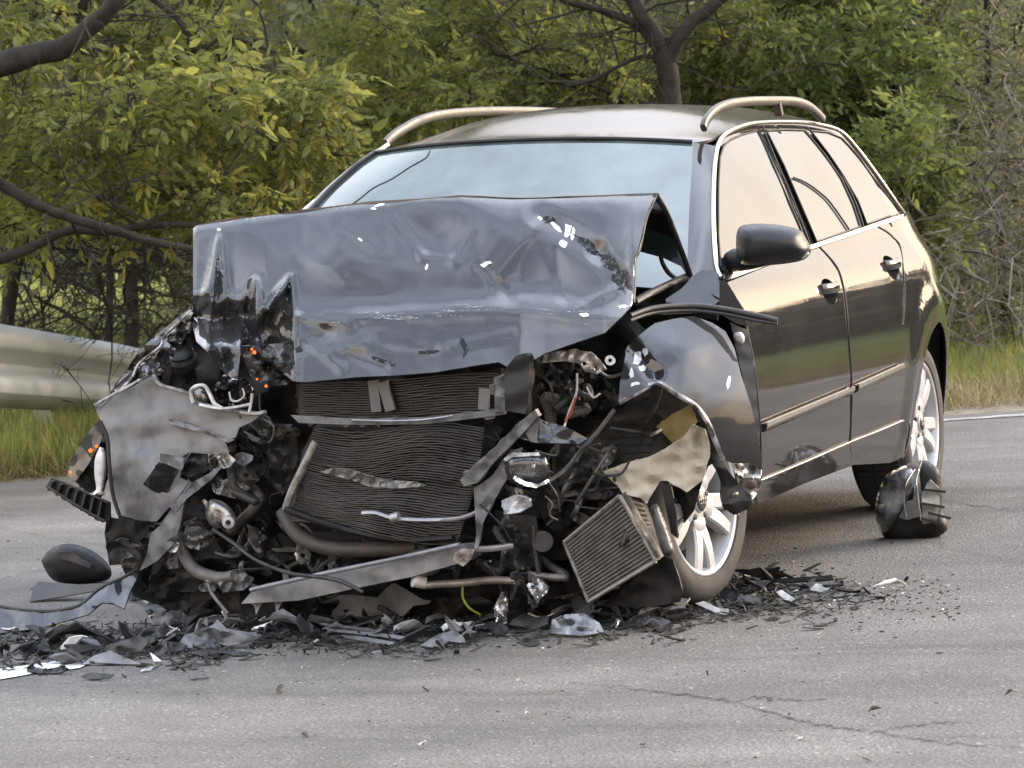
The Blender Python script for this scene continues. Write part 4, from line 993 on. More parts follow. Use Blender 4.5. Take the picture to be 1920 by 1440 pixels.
def hood_x(x, y):
    c = float(np.interp(x, cx_, cy_)); b = float(np.interp(x, bx_, by_)); v = max(0., (y-c)/(b-c))
    v2 = min(1.1, v); d = .02+.40*v2**.80
    fold = 590+8*math.sin(x*.012)+4*mnoise.noise(Vector((x*.02, 0, 0)))
    d += .016*math.exp(-((y-fold)/17)**2)*min(1, max(0, (x-520)/90)) - .016*gs(x, y, 850, 540, 330, 36)
    d += -.028*gs(x, y, 810, 445, 95, 52) + .020*gs(x, y, 935, 430, 60, 45) - .018*gs(x, y, 1010, 515, 80, 50) + .018*gs(x, y, 640, 470, 90, 60) - .008*gs(x, y, 700, 560, 80, 22) - .018*gs(x, y, 560, 450, 50, 70) + .010*gs(x, y, 700, 640, 60, 30) - .012*gs(x, y, 900, 640, 70, 28)
    d -= .020*max(0, 1-seg_d(x, y, (1010, 402), (1120, 470))/30) + .022*max(0, 1-seg_d(x, y, (1120, 470), (1190, 560))/24)
    d += .010*math.exp(-(seg_d(x, y, (905, 500), (1000, 415))/40)**2)
    d -= .005*max(0, 1-seg_d(x, y, (575, 600), (650, 606))/16)+.012*max(0, 1-seg_d(x, y, (545, 660), (610, 625))/18)
    d -= .005*max(0, 1-seg_d(x, y, (660, 665), (720, 690))/14)
    # wedge folds in the crushed left corner
    k = max(0, min(1, (500-x)/60)); A = max(0, min(1, (y-428)/110))
    d += .055*k*A*(max(0, 1-abs(x-(412-.10*(y-430)))/(4+.17*(y-425)))) - .03*k*A
    d += .05*max(0, min(1, (y-510)/50))*(max(0, 1-abs(x-480)/16)+max(0, 1-seg_d(x, y, (500, 580), (547, 510))/12)*1.0)*(1 if x < 560 else 0)
    for (ax, ay, bx, by, am, wd) in HCR: d += am*max(0, 1-seg_d(x, y, (ax, ay), (bx, by))/wd)
    return d+hc(x, y)
YT = smooth_path([(362, 552), (386, 545), (398, 500), (409, 446), (417, 490), (426, 548), (440, 560), (455, 558), (468, 538), (478, 524), (487, 540), (499, 580), (515, 574), (530, 554), (544, 518), (551, 580), (554, 650), (556, 724)], 3)
ytx = [p[0] for p in YT]; yty = [p[1] for p in YT]
def sst(t): t = max(0., min(1., t)); return t*t*(3-2*t)
hood_x0 = hood_x
ck3 = CR(22, .05, 45, 4, .3)
def hood_xc(x, y):
    d = hood_x0(x, y)
    if x < 575:
        yt = float(np.interp(x, ytx, yty)); ds = min(seg_d(x, y, YT[i], YT[i+1]) for i in range(0, len(YT)-1)); q = (ds if y > yt else -ds)/44; w = sst(q)**.8; d -= .085*w; d += ck3(x, y)*w*.9+.008*math.exp(-(q/.16)**2)
        d += .17*sst((y-600+.25*abs(x-400))/60)*(1 if x < 452 else max(0, 1-(x-452)/8))
    return d
i0 = HO.index((575, 716))
full = HO[:i0+1]+[(556, 715.5), (548, 714), (520, 690), (500, 668), (478, 655), (460, 652), (450, 668), (446, 706), (432, 708), (418, 692), (402, 676), (384, 655), (368, 640), (362, 610)]
ex = [(364+3.6*i+rr0.uniform(-.8, .8), 436+3.6*j+rr0.uniform(-.8, .8)) for i in range(56) for j in range(76)]
hood = sheet('bonnet', full, hood_xc, M['hoodpaint'], car, .004, None, 6, 2, angle=48, extra=ex)
# rear half of the tent
n = 22; vs = []
for i in range(n):
    u = i/(n-1); px = 365+(1229-365)*u; py = float(np.interp(px, cx_, cy_)); P = atx(px, py+1, .016)
    Qr = atx(1293, 517, -.36); q = max(0, (u-.82)/.18)
    Q = Vector((-.34, P.y*.96, 1.04+.01*math.sin(u*9))).lerp(Qr, q**1.2 if u > .82 else 0)
    for k in range(9):
        t = k/8; p = P.lerp(Q, t); p.z += .05*math.sin(math.pi*t)*(1-.3*t)+.006*mnoise.noise(Vector((u*9, t*4, 0))); vs.append(p)
fs = [(i*9+k, (i+1)*9+k, (i+1)*9+k+1, i*9+k+1) for i in range(n-1) for k in range(8)]
o = MB().add(vs, fs).build('bonnet_rear_half', M['paint'], car); solid(o, .012, 0)
wire('bonnet_edge', [(1229, 365, .02), (1219, 388, .06), (1209, 414, .10), (1197, 469, .18), (1189, 488, .21), (1188, 530, .27), (1186, 568, .32)], .007, M['blackplastic'], car)
wire('bonnet_edge', [(1231, 367, .02), (1246, 392, -.08), (1260, 424, -.16), (1280, 476, -.28), (1294, 516, -.36)], .009, M['blackplastic'], car)
wire('bonnet_hinge', [(1190, 566, .1), (1215, 552, 0), (1255, 533, -.2), (1291, 517, -.38)], .011, M['blackplastic'], car)
wire('bonnet_hinge', [(1238, 478, -.2), (1243, 495, -.25), (1254, 512, -.3), (1268, 522, -.36)], .007, M['darkmetal'], car)
# scrapes down to bare metal on the bonnet
hb = BVHTree.FromPolygons([v.co.copy() for v in hood.data.vertices], [tuple(p.vertices) for p in hood.data.polygons])
def scrape(poly, mt='primer', bvh=None, parent=None, lift=.0022, step=4):
    v, f = cdt(poly, step, .2); P = [hit(bvh or hb, x, y, lift) for x, y in v]
    if any(p is None for p in P): return
    me = MB().add(P, f).mesh('paint_scrape')
    if sum(p.normal.x for p in me.polygons) < 0: me.flip_normals()
    o = link('paint_scrape', me, M[mt], parent or hood, True); solid(o, .0012)
def ragged(cx, cy, a, b, ang, seed, n=11):
    r = random.Random(seed); out = []
    for k in range(n):
        t = 2*math.pi*k/n; q = r.uniform(.6, 1.15); x = a*q*math.cos(t); y = b*q*math.sin(t)
        out.append((cx+x*math.cos(ang)-y*math.sin(ang), cy+x*math.sin(ang)+y*math.cos(ang)))
    return out
for i, (x, y, a, b, g_) in enumerate([(1064, 432, 8, 15, .1), (1057, 458, 9, 9, 0), (1074, 438, 4, 12, .1), (1042, 425, 15, 5, .7), (1013, 409, 7, 4, .5), (912, 494, 12, 4, -.3), (907, 498, 6, 4, 0), (712, 384, 12, 3, -.25), (700, 391, 7, 2.5, 0), (675, 449, 6, 2.5, .5),
                                      (410, 430, 5, 3, 0), (1096, 590, 11, 4, 0), (1168, 575, 11, 3.5, -.1), (800, 500, 3, 8, .3)]):
    scrape(ragged(x, y, a, b, g_, i+3))
for i, (x, y, a, b, g_) in enumerate([(868, 644, 6, 14, -.3), (872, 662, 3, 12, .5), (805, 659, 22, 4.5, -.05), (790, 660, 9, 3, .1), (716, 677, 30, 5, .25), (1022, 413, 12, 5, .6), (1100, 458, 34, 9, .72), (1140, 490, 26, 14, .8), (1165, 525, 16, 26, -.3), (1030, 412, 14, 7, .3), (560, 655, 9, 6, 0)]):
    scrape(ragged(x, y, a, b, g_, i+40, 15), 'grime')  if 'grime' in M else None
for i in range(26):                                           # light scuffs along the fold
    x = rr0.uniform(600, 1110); scrape(ragged(x, 588+8*math.sin(x*.012)+rr0.gauss(0, 7), rr0.uniform(8, 34), rr0.uniform(.8, 2.2), rr0.gauss(.02, .06), i+140, 13), 'scuffpale')
# ---- crushed left corner of the bonnet
sheet('bonnet_corner_fold', [(458, 642), (453, 612), (470, 600), (500, 602), (526, 590), (546, 574), (552, 600), (540, 625), (515, 640), (490, 646)], lambda x, y: .20+.0009*(y-600)-.0004*(x-500), M['paint'], car, .003, CR(12, .045, 40, 4, .3), 5, 6, angle=22)
sheet('bonnet_corner_flap', [(420, 700), (440, 690), (446, 706), (436, 709)], .30, M['hoodpaint'], car, .003, None, 5)
sheet('lock_panel', [(448, 650), (540, 642), (560, 662), (600, 670), (640, 700), (655, 712), (560, 720), (500, 725), (470, 705)], lambda x, y: .30+.0003*(x-450), M['sooty'], car, .003, CR(33, .05, 30, 5, .6), 6, 7, angle=20)
# ---- engine bay: dark backing pieces
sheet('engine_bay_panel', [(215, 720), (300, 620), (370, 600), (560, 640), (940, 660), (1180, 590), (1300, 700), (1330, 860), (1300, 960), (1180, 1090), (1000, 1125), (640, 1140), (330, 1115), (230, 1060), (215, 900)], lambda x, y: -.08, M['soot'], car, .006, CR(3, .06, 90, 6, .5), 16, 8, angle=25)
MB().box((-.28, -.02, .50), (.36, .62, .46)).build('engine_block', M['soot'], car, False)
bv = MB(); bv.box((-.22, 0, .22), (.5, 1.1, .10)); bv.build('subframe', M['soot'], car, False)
# ---- radiator and condenser
def rad_left(t): return 590-52*t-6*math.sin(t*5)
def rad_right(t): return 908-46*t+5*math.sin(t*4)
def radx(x, y): return .30+.03*math.sin((x-560)/110.)+.02*mnoise.noise(Vector((x*.012, y*.02, 4)))-.035*gs(x, y, 745, 905, 90, 20)
def rady(u, t): return 802+t*(190-30*max(0, .5-u)*1.2)+9*math.sin(u*6.5+t*2)+10*t*math.sin(u*2.4-.4)*2+22*math.exp(-((u-.35)/.25)**2)*t*(1-t)*2
core = [(rad_left(t), 800+t*150) for t in np.linspace(0, 1, 8)]+[(620, 978), (700, 1002), (800, 1006), (866, 996)]+[(rad_right(t), 800+t*190) for t in np.linspace(1, 0, 8)]
rad = sheet('radiator', core, lambda x, y: radx(x, y)-.03, M['soot'], car, .02, CR(9, .010, 60, 4, .4), 9, 9)
mb = MB()
for i in range(46):
    t = i/45; pts = []
    for k in range(42):
        u = k/41; x = rad_left(t)+(rad_right(t)-rad_left(t))*u; y = rady(u, t)+1.6*mnoise.noise(Vector((x*.05, i*.7, 0)))
        if gs(x, y, 745, 905, 70, 8) > .6: y += 5
        pts.append(atx(x, y, radx(x, y)+.006*mnoise.noise(Vector((x*.06, y*.06, 1)))))
    mb.tube(pts, .0023, 4)
mb.build('radiator_fins', M['fins'], rad, True, 60)['kind'] = 'stuff'
sheet('radiator_tear', [(655, 880), (690, 892), (730, 900), (780, 903), (800, 912), (740, 916), (690, 912), (650, 898), (600, 885), (620, 878)], lambda x, y: radx(x, y)+.012, M['fins2'], rad, .004, CR(14, .012, 14, 4, .5), 5, angle=25)
wire('radiator_tank', [(592, 828, .30), (572, 870, .31), (548, 920, .31), (536, 955, .30)], .012, M['fins2'], rad)
wire('radiator_tank', [(536, 955, .31), (600, 978, .32), (680, 1000, .32), (760, 1012, .32), (850, 1008, .33)], .010, M['soot'], rad)
cond = sheet('condenser', [(555, 722), (660, 716), (770, 711), (880, 700), (940, 690), (946, 770), (800, 782), (650, 784), (560, 780)], lambda x, y: .31, M['soot'], car, .015, CR(10, .012, 60, 4, .4), 10, 10)
mb = MB()
for i in range(15):
    t = i/14
    mb.tube([atx(x, 722+58*t-(x-555)*.055*(1-t*.7)+2.2*mnoise.noise(Vector((x*.03, i, 5)))+3*math.sin(x*.02), .325+.004*mnoise.noise(Vector((x*.05, i, 1)))) for x in range(562, 938, 12)], .0022, 4)
mb.build('condenser_fins', M['fins'], cond, True, 60)['kind'] = 'stuff'
for a, b in (((700, 713), (707, 772)), ((718, 716), (733, 770)), ((909, 728), (907, 768))):
    A = atx(*a, .345); B = atx(*b, .345); MB().bar(A, B, .03, .012, (1, 0, 0)).build('grille_rib', M['greyplastic'], cond, False)
sheet('grille_crossbar', [(545, 778), (650, 784), (700, 784), (800, 782), (870, 774), (945, 766), (946, 777), (870, 787), (800, 795), (700, 797), (640, 796), (560, 793)], lambda x, y: .37, M['scuff'], car, .012, CR(15, .012, 40, 4, .5), 6, angle=25)
wire('grille_crossbar_edge', [(660, 787, .385), (720, 789, .385), (790, 787, .385), (850, 779, .385)], .0035, M['steel'], car)
sheet('core_support', [(945, 694), (966, 668), (982, 662), (993, 668), (991, 720), (990, 758), (984, 776), (947, 770)], .43, M['blackplastic'], car, .03, CR(16, .008, 40, 3), 8)
sheet('core_support', [(926, 708), (946, 700), (948, 772), (928, 772)], .38, M['scuff'], car, .02, CR(17, .012, 20, 3), 6)
# hoses under the radiator
wire('coolant_hose', [(680, 962, .36), (705, 962, .37), (740, 972, .37), (800, 975, .37), (860, 972, .37), (895, 960, .36)], .007, M['steel'], car)
MB().lathe([(-.012, .0), (-.012, .014), (.012, .014), (.012, 0)], atx(741, 970, .38), (0, 1, .2), 10).build('hose_clamp', M['steel'], car)
wire('coolant_hose', [(530, 960, .2), (560, 1005, .24), (620, 1028, .26), (700, 1030, .26), (780, 1026, .24)], .022, M['rustdark'], car, 10)
wire('coolant_hose', [(338, 1000, .12), (345, 1040, .14), (368, 1070, .16), (410, 1084, .18), (440, 1080, .2)], .019, M['hosegrey'], car, 10)
# diagonal broken struts right of the radiator
def pxbar(name, a, b, w, h, mt, up=(1, 0, 0)):
    o = MB().bar(atx(*a), atx(*b), w, h, up).build(name, M[mt], car, False); bevel(o, min(w, h)*.25, 1); return o
sheet('broken_strut', [(1003, 768), (1010, 780), (965, 828), (930, 862), (895, 905), (870, 912), (862, 900), (890, 870), (930, 838), (965, 800)], lambda x, y: .43, M['scuff'], car, .016, CR(18, .010, 30, 4, .4), 6, angle=25)
sheet('broken_strut', [(980, 842), (952, 850), (925, 890), (905, 905), (888, 915), (890, 950), (893, 1000), (889, 1030), (896, 1028), (904, 985), (915, 960), (940, 915), (962, 880)], lambda x, y: .40, M['scuff'], car, .012, CR(19, .012, 30, 4, .4), 6, angle=25)
sheet('torn_panel', [(1010, 785), (1060, 800), (1102, 822), (1085, 832), (1005, 830), (968, 820)], lambda x, y: .40-.0005*(x-1000)+.0006*(y-800), M['hoodpaint'], car, .003, CR(20, .014, 40, 3, .3), 6, angle=25)
sheet('torn_panel', [(1000, 776), (1012, 784), (1006, 830), (994, 828), (985, 812)], .42, M['scuff'], car, .003, None, 6)
# headlamp remains
lamp = pillow('headlamp_housing', [(943, 862), (958, 851), (1012, 850), (1029, 862), (1030, 895), (1010, 910), (962, 909), (946, 892)], .38, .045, .06, 18, M['lampglass'], car, 6)
bw = atx(998, 878, .47); dv = (CAMP-bw).normalized()
sheet('reflector', [(980, 864), (992, 858), (1012, 862), (1021, 872), (1016, 886), (1006, 894), (990, 896), (981, 884)], lambda x, y: .43-.0012*abs(x-1000)-.0010*abs(y-876), M['reflector'], lamp, .003, CR(23, .016, 16, 4, .4), 3.5, angle=26)
sheet('lens_edge', [(965, 892), (985, 903), (1010, 908), (1027, 898), (1030, 905), (1005, 915), (980, 910), (962, 898)], .46, M['reflector'], lamp, .004, CR(24, .012, 20, 3), 5)
sheet('lens_edge', [(944, 860), (960, 850), (1010, 848), (1012, 854), (962, 857), (948, 866)], .45, M['clear'], lamp, .004, CR(25, .01, 20, 3), 5)
sheet('lamp_fragment', [(942, 938), (965, 928), (992, 935), (995, 950), (975, 960), (945, 966)], .40, M['clear'], car, .006, CR(26, .03, 24, 4), 5, angle=20)
sheet('lamp_fragment', [(946, 912), (975, 915), (990, 930), (960, 934)], .38, M['lampglass'], car, .006, CR(27, .03, 24, 4), 5, angle=20)
sheet('latch_bracket', [(1002, 673), (1030, 661), (1075, 655), (1108, 660), (1126, 675), (1136, 692), (1118, 702), (1098, 697), (1085, 682), (1060, 677), (1010, 681)], lambda x, y: .33, M['brightdirty'], car, .004, CR(28, .018, 26, 4, .4), 5, angle=24, holes=[ellipse((1095, 682), 5, 4, 8), ellipse((1117, 691), 4, 5, 8)])
MB().lathe([(-.004, .006), (-.004, .014), (.004, .014), (.004, .006)], atx(1144, 676, .33), (1, .2, .3), 14, True).build('washer', M['white'], car)
sheet('inner_wing', [(1004, 680), (1085, 688), (1150, 690), (1172, 660), (1178, 740), (1120, 800), (1060, 790), (1010, 770), (1000, 730)], -.02, M['soot'], car, .004, CR(29, .05, 60, 4), 9)
# ---- torn left wing (at the right of the picture)
WING = [(1176, 650), (1185, 640), (1214, 616), (1228, 606), (1262, 598), (1293, 593), (1302, 593), (1335, 605), (1360, 621), (1377, 653), (1390, 705), (1407, 756), (1418, 800), (1429, 860), (1426, 880), (1405, 868), (1388, 869), (1372, 868), (1356, 862), (1341, 827), (1327, 792), (1303, 760), (1268, 739), (1233, 717), (1200, 733), (1160, 754), (1162, 720), (1170, 680)]
wingd = quad_depth([(1176, 650, .26), (1160, 754, .31), (1200, 733, .29), (1233, 717, .26), (1230, 650, .20), (1262, 598, .02), (1293, 593, -.0), (1335, 605, -.03), (1377, 653, .0), (1407, 756, .03), (1303, 760, .22), (1300, 680, .13), (1341, 827, .17), (1426, 880, .0), (1356, 862, .14), (1370, 780, .10)])
wc = CR(31, .006, 95, 4, .3)
wingx = lambda x, y: wingd(x, y)+wc(x, y)-.03*max(0, 1-seg_d(x, y, (1180, 650), (1225, 700))/22)+.02*gs(x, y, 1280, 660, 40, 40)
wing = sheet('front_wing', WING, wingx, M['hoodpaint'], car, .004, None, 6, 11, angle=45)
wb = BVHTree.FromPolygons([v.co.copy() for v in wing.data.vertices], [tuple(p.vertices) for p in wing.data.polygons])
for i, (x, y, a, b, g_) in enumerate([(1366, 717, 4, 12, .15), (1195, 672, 9, 14, .2), (1205, 690, 8, 6, .3), (1184, 700, 5, 12, .1), (1190, 720, 10, 4, -.2), (1210, 660, 6, 8, 0)]): scrape(ragged(x, y, a, b, g_, i+80), 'primer', wb, wing)
E_ = [(1160, 754), (1200, 733), (1233, 717), (1268, 739), (1303, 760), (1327, 792), (1341, 827), (1356, 862)]
wire('wing_lip', [(x, y, wingd(x, y)-.004) for x, y in E_], .008, M['lip'], wing, 6, 5)
sheet('wing_liner_edge', [(1308, 790), (1326, 790), (1346, 838), (1362, 878), (1386, 908), (1408, 928), (1402, 955), (1376, 966), (1354, 950), (1350, 900), (1330, 850)], lambda x, y: .03-.0010*(x-1310), M['blackplastic'], car, .012, CR(34, .02, 40, 3), 6, angle=25)
sheet('wing_crushed_end', [(1372, 870), (1405, 867), (1427, 880), (1426, 912), (1408, 945), (1384, 966), (1362, 957), (1366, 922), (1386, 905)], lambda x, y: -.06-.0010*(x-1372), M['brightdirty'], car, .004, CR(35, .05, 26, 5, .4), 5, angle=20)
o = sheet('wing_remnant', [(1278, 541), (1299, 518), (1315, 506), (1344, 508), (1349, 530), (1349, 563), (1342, 570), (1300, 577), (1250, 574), (1248, 561)], lambda x, y: -.16-.0010*(x-1260)+.0014*(y-540), M['hoodpaint'], car, .004, CR(36, .003, 60, 3, .3), 6, angle=30)
sheet('wing_remnant', [(1250, 566), (1300, 574), (1345, 570), (1352, 580), (1300, 588), (1240, 590)], lambda x, y: -.12-.002*(x-1260), M['paint'], car, .004, None, 8)
sheet('wing_remnant', [(1346, 524), (1362, 528), (1378, 553), (1392, 577), (1402, 612), (1380, 606), (1352, 590), (1348, 560)], lambda x, y: -.42-.0009*(x-1350), M['paint'], car, .003, None, 8)
sheet('hinge_pillar', [(1370, 606), (1401, 618), (1413, 680), (1425, 800), (1424, 850), (1405, 770), (1392, 705), (1380, 655)], lambda x, y: -.47-.0005*(x-1390), M['greyplastic'], car, .01, CR(37, .006, 40, 3), 8)
pillow('door_hinge', [(1375, 632), (1378, 624), (1390, 623), (1396, 632), (1394, 643), (1382, 645)], -.44, .02, .02, 6, M['white'], car, 4)
sheet('cowl_panel', [(1190, 566), (1240, 545), (1290, 525), (1350, 560), (1345, 600), (1290, 592), (1215, 612), (1178, 640), (1170, 600)], lambda x, y: -.22, M['soot'], car, .004, CR(38, .02, 50, 3), 9)
for dy, r in ((0, .008), (9, .006)):
    wire('rubber_seal', [(1181, 592+dy, .20), (1215, 580+dy, .12), (1248, 575+dy, .06), (1296, 573+dy, -.01), (1340, 577+dy, -.04), (1377, 583+dy, -.06), (1420, 592+dy, -.07), (1458, 601+dy*.6, -.08)], r, M['rubberstrip'], car, 8)
# ---- wheel housing
sheet('wheel_housing', [(1160, 754), (1233, 717), (1303, 760), (1330, 800), (1335, 870), (1290, 900), (1200, 930), (1120, 900), (1090, 830)], lambda x, y: -.02, M['soot2'], car, .004, CR(41, .03, 60, 4), 9)
sheet('fibre_liner', [(1132, 886), (1166, 870), (1219, 856), (1274, 827), (1300, 797), (1321, 803), (1332, 850), (1316, 902), (1288, 923), (1251, 901), (1238, 902), (1212, 944), (1201, 934), (1168, 926), (1158, 910)], lambda x, y: .20-.0005*(x-1150), M['felt'], car, .006, CR(42, .035, 42, 5, .5), 5, angle=30)
sheet('fibre_liner', [(1232, 800), (1260, 776), (1296, 760), (1308, 790), (1290, 815), (1262, 832)], .06, M['oldfoam'], car, .006, CR(43, .02, 40, 3), 6)
wire('wheel_housing_rod', [(1240, 720, .08), (1228, 760, .06), (1210, 790, .05)], .008, M['soot2'], car)
# ---- intercooler hanging in front of the wheel
A, B, C_, D = [atx(*p) for p in ((1162, 929, .24), (1230, 1052, .22), (1104, 1128, .20), (1058, 1016, .22))]
nn = (B-A).cross(D-A).normalized(); nn = nn if nn.x > 0 else -nn
ic = MB().add([A, B, C_, D, A-nn*.06, B-nn*.06, C_-nn*.06, D-nn*.06], [(0, 1, 2, 3), (4, 7, 6, 5), (0, 4, 5, 1), (1, 5, 6, 2), (2, 6, 7, 3), (3, 7, 4, 0)]).build('intercooler', M['coolerdark'], car, False)
for k in range(19):
    t = (k+.5)/19; P = D.lerp(C_, t); Q = A.lerp(B, t); w_ = [P.lerp(Q, s)+nn*(.001+.004*mnoise.noise(Vector((k, s*3, 0)))) for s in np.linspace(0, 1, 7)]
    MB().tube(w_, .0038, 5).build('cooler_row', M['fins3'], ic, True, 60)
for pts in ((A, B), (B, C_), (C_, D), (D, A)): MB().tube([pts[0]+nn*.002, pts[1]+nn*.002], .006, 6).build('cooler_edge', M['fins2'], ic)
sd = [atx(1170, 932, .20), atx(1205, 944, .12), atx(1242, 1042, .12), atx(1230, 1052, .20)]
MB().add(sd+[p-Vector((.03, 0, 0)) for p in sd], [(0, 1, 2, 3), (7, 6, 5, 4), (0, 4, 5, 1), (1, 5, 6, 2), (2, 6, 7, 3), (3, 7, 4, 0)]).build('cooler_side', M['soot'], ic, False)
for k in range(11):
    t = (k+.5)/11; MB().tube([sd[0].lerp(sd[3], t)+Vector((.004, 0, 0)), sd[1].lerp(sd[2], t)+Vector((.004, 0, 0))], .003, 4).build('cooler_row', M['soot2'], ic)
pillow('cooler_tank', [(1219, 952), (1232, 945), (1246, 975), (1258, 1010), (1264, 1036), (1246, 1042), (1236, 1020), (1226, 985)], .19, .04, .03, 14, M['scuff'], ic, 5)
sheet('cooler_bracket', [(1238, 905), (1258, 912), (1268, 960), (1270, 1010), (1258, 1000), (1250, 960)], .14, M['blackplastic'], car, .01, None, 7)
# ---- bumper beam lying low, plastics beneath
bm_ = sheet('bumper_beam', [(452, 1132), (478, 1102), (600, 1075), (740, 1046), (868, 1019), (886, 1034), (873, 1053), (800, 1073), (770, 1082), (690, 1098), (560, 1126)], lambda x, y: .26+.0004*(x-660), M['beam'], car, .05, CR(51, .010, 60, 4, .4), 7, angle=25)
wire('beam_flange', [(470, 1106, .27), (600, 1077, .31), (740, 1048, .33), (862, 1021, .37)], .007, M['beam'], bm_)
sheet('beam_plate', [(852, 1036), (868, 1028), (890, 1030), (884, 1048), (868, 1062), (850, 1052)], .39, M['brightdirty'], bm_, .006, None, 5)
wire('beam_stay', [(890, 1030, .36), (925, 1028, .34), (960, 1023, .30)], .009, M['steel'], car)
wire('cable', [(400, 992, .20), (440, 1020, .24), (480, 1050, .30), (540, 1074, .35), (600, 1082, .36), (640, 1090, .36), (680, 1110, .35)], .006, M['rubberstrip'], car, 6)
wire('drive_rod', [(792, 1098, .26), (830, 1095, .26), (870, 1093, .25), (920, 1088, .24), (965, 1089, .22)], .011, M['bronze'], car, 8)
MB().lathe([(-.02, .0), (-.02, .018), (.015, .02), (.018, 0)], atx(784, 1090, .27), (.6, -.7, .3), 12).build('ball_joint', M['white'], car)
sheet('lower_housing', [(958, 1085), (985, 1072), (1005, 1080), (1024, 1100), (1018, 1118), (1000, 1130), (980, 1110), (962, 1108)], .22, M['lampglass'], car, .02, CR(53, .05, 26, 4), 5, angle=22)
sheet('lower_chrome', [(992, 1082), (1012, 1085), (1026, 1100), (1020, 1115), (1008, 1132), (1000, 1118), (990, 1104)], .25, M['brightmetal'], car, .006, CR(54, .03, 20, 4), 4, angle=22)
sheet('lower_chrome', [(940, 1110), (952, 1108), (952, 1150), (926, 1158), (928, 1135)], .20, M['brightmetal'], car, .006, CR(55, .02, 16, 4), 4, angle=22)
sheet('wiring_plate', [(1040, 920), (1075, 905), (1120, 940), (1110, 1000), (1060, 1015), (1020, 980)], .08, M['soot'], car, .01, CR(56, .05, 40, 4), 8)
wire('lower_arm', [(1010, 1045, .12), (1030, 1060, .14), (1062, 1083, .18), (990, 1078, .2)], .012, M['steel2'], car, 6)
wire('lower_arm', [(1000, 985, .2), (1003, 1030, .2), (1010, 1075, .2)], .008, M['soot2'], car, 6)
wire('cooler_strut', [(1060, 1020, .2), (1078, 1060, .2), (1100, 1118, .19)], .006, M['steel2'], car, 6)
MB().lathe([(-.02, 0), (-.02, .03), (.02, .03), (.02, 0)], atx(1018, 1016, .18), (1, .3, .2), 14).build('pulley', M['soot2'], car)
# wiring
W_ = [([(1082, 700, .22), (1081, 735, .22), (1068, 770, .24), (1058, 800, .26)], .0035, 'wirewhite'), ([(1080, 745, .23), (1072, 768, .24), (1060, 792, .26)], .003, 'wirered'), ([(1152, 768, .24), (1120, 810, .26), (1088, 846, .28), (1060, 880, .3), (1022, 906, .36)], .006, 'hosegrey'),
      ([(1125, 832, .3), (1100, 838, .3), (1085, 850, .3), (1074, 870, .3), (1060, 890, .3)], .003, 'rubberstrip'), ([(1180, 865, .24), (1165, 888, .25), (1140, 892, .26), (1110, 888, .26)], .004, 'rubberstrip'), ([(1170, 700, .16), (1140, 706, .17), (1118, 690, .2)], .005, 'hosegrey'), ([(1140, 850, .22), (1105, 905, .22), (1080, 945, .2)], .005, 'steel2'),
      ([(868, 1094, .25), (868, 1120, .24), (880, 1140, .23), (900, 1152, .2)], .0035, 'greenwire'), ([(990, 1150, .2), (1015, 1158, .2), (1040, 1150, .2)], .003, 'bronze'), ([(1100, 725, .2), (1112, 745, .2), (1125, 738, .2)], .003, 'wirewhite'), ([(900, 945, .4), (940, 985, .38), (960, 1020, .3)], .003, 'soot2'), ([(1030, 905, .3), (1045, 930, .3), (1050, 960, .25)], .003, 'steel2'),
      ([(1022, 930, .3), (1036, 945, .3), (1030, 965, .3), (1046, 975, .28)], .0025, 'steel2'), ([(1006, 700, .2), (1030, 720, .2), (1040, 760, .2)], .004, 'soot2')]
for p, r, mt in W_: wire('cable', p, r, M[mt], car, 5)
# ---- crushed right wing and inner wing (at the left of the picture)
IW = [(177, 761), (203, 747), (247, 723), (285, 703), (302, 723), (330, 732), (352, 738), (375, 758), (420, 766), (468, 776), (497, 773), (470, 792), (448, 802), (442, 820), (422, 827), (430, 849), (395, 852), (358, 848), (340, 880), (337, 895), (355, 903), (335, 930), (314, 955), (293, 978), (258, 975), (223, 965), (212, 930), (209, 910), (203, 860), (200, 822), (188, 787)]
iwx = lambda x, y: .16+.0003*(x-300)+.0002*(y-800)+.03*gs(x, y, 260, 880, 60, 60)
iw = sheet('inner_wing', IW, iwx, M['liner'], car, .004, CR(61, .020, 75, 5, .5), 6, 12, angle=30)
wire('inner_wing_edge', [(177, 761, .18), (203, 746, .17), (247, 722, .17), (285, 702, .17), (302, 722, .18), (352, 737, .19), (375, 757, .2), (468, 775, .23), (498, 772, .24)], .006, M['lip'], iw, 6, 4)
wire('inner_wing_edge', [(188, 790, .17), (201, 822, .18), (205, 870, .2), (211, 925, .2), (224, 966, .2)], .006, M['blackplastic'], iw, 6, 4)
sheet('inner_wing_ridge', [(315, 785), (360, 797), (420, 822), (440, 824), (428, 830), (380, 812), (320, 795)], lambda x, y: iwx(x, y)+.022, M['liner'], iw, .004, CR(62, .02, 20, 3), 5)
sheet('torn_flap', [(268, 908), (298, 866), (336, 882), (312, 928), (288, 922)], lambda x, y: iwx(x, y)+.05-.0012*(y-890), M['hoodpaint'], iw, .003, CR(63, .015, 30, 3), 5, angle=25)
sheet('torn_flap', [(300, 850), (340, 856), (356, 848), (340, 882), (300, 866)], lambda x, y: iwx(x, y)+.04, M['liner'], iw, .003, CR(64, .02, 25, 3), 5, angle=25)
sheet('torn_flap', [(336, 888), (356, 850), (392, 852), (388, 884), (358, 895)], lambda x, y: iwx(x, y)-.0, M['soot'], iw, .003, CR(65, .03, 25, 3), 5)
sheet('torn_flap', [(390, 852), (425, 848), (442, 862), (430, 876), (395, 884)], lambda x, y: iwx(x, y)+.03, M['brightdirty'], iw, .003, CR(66, .03, 20, 4), 5, angle=22)
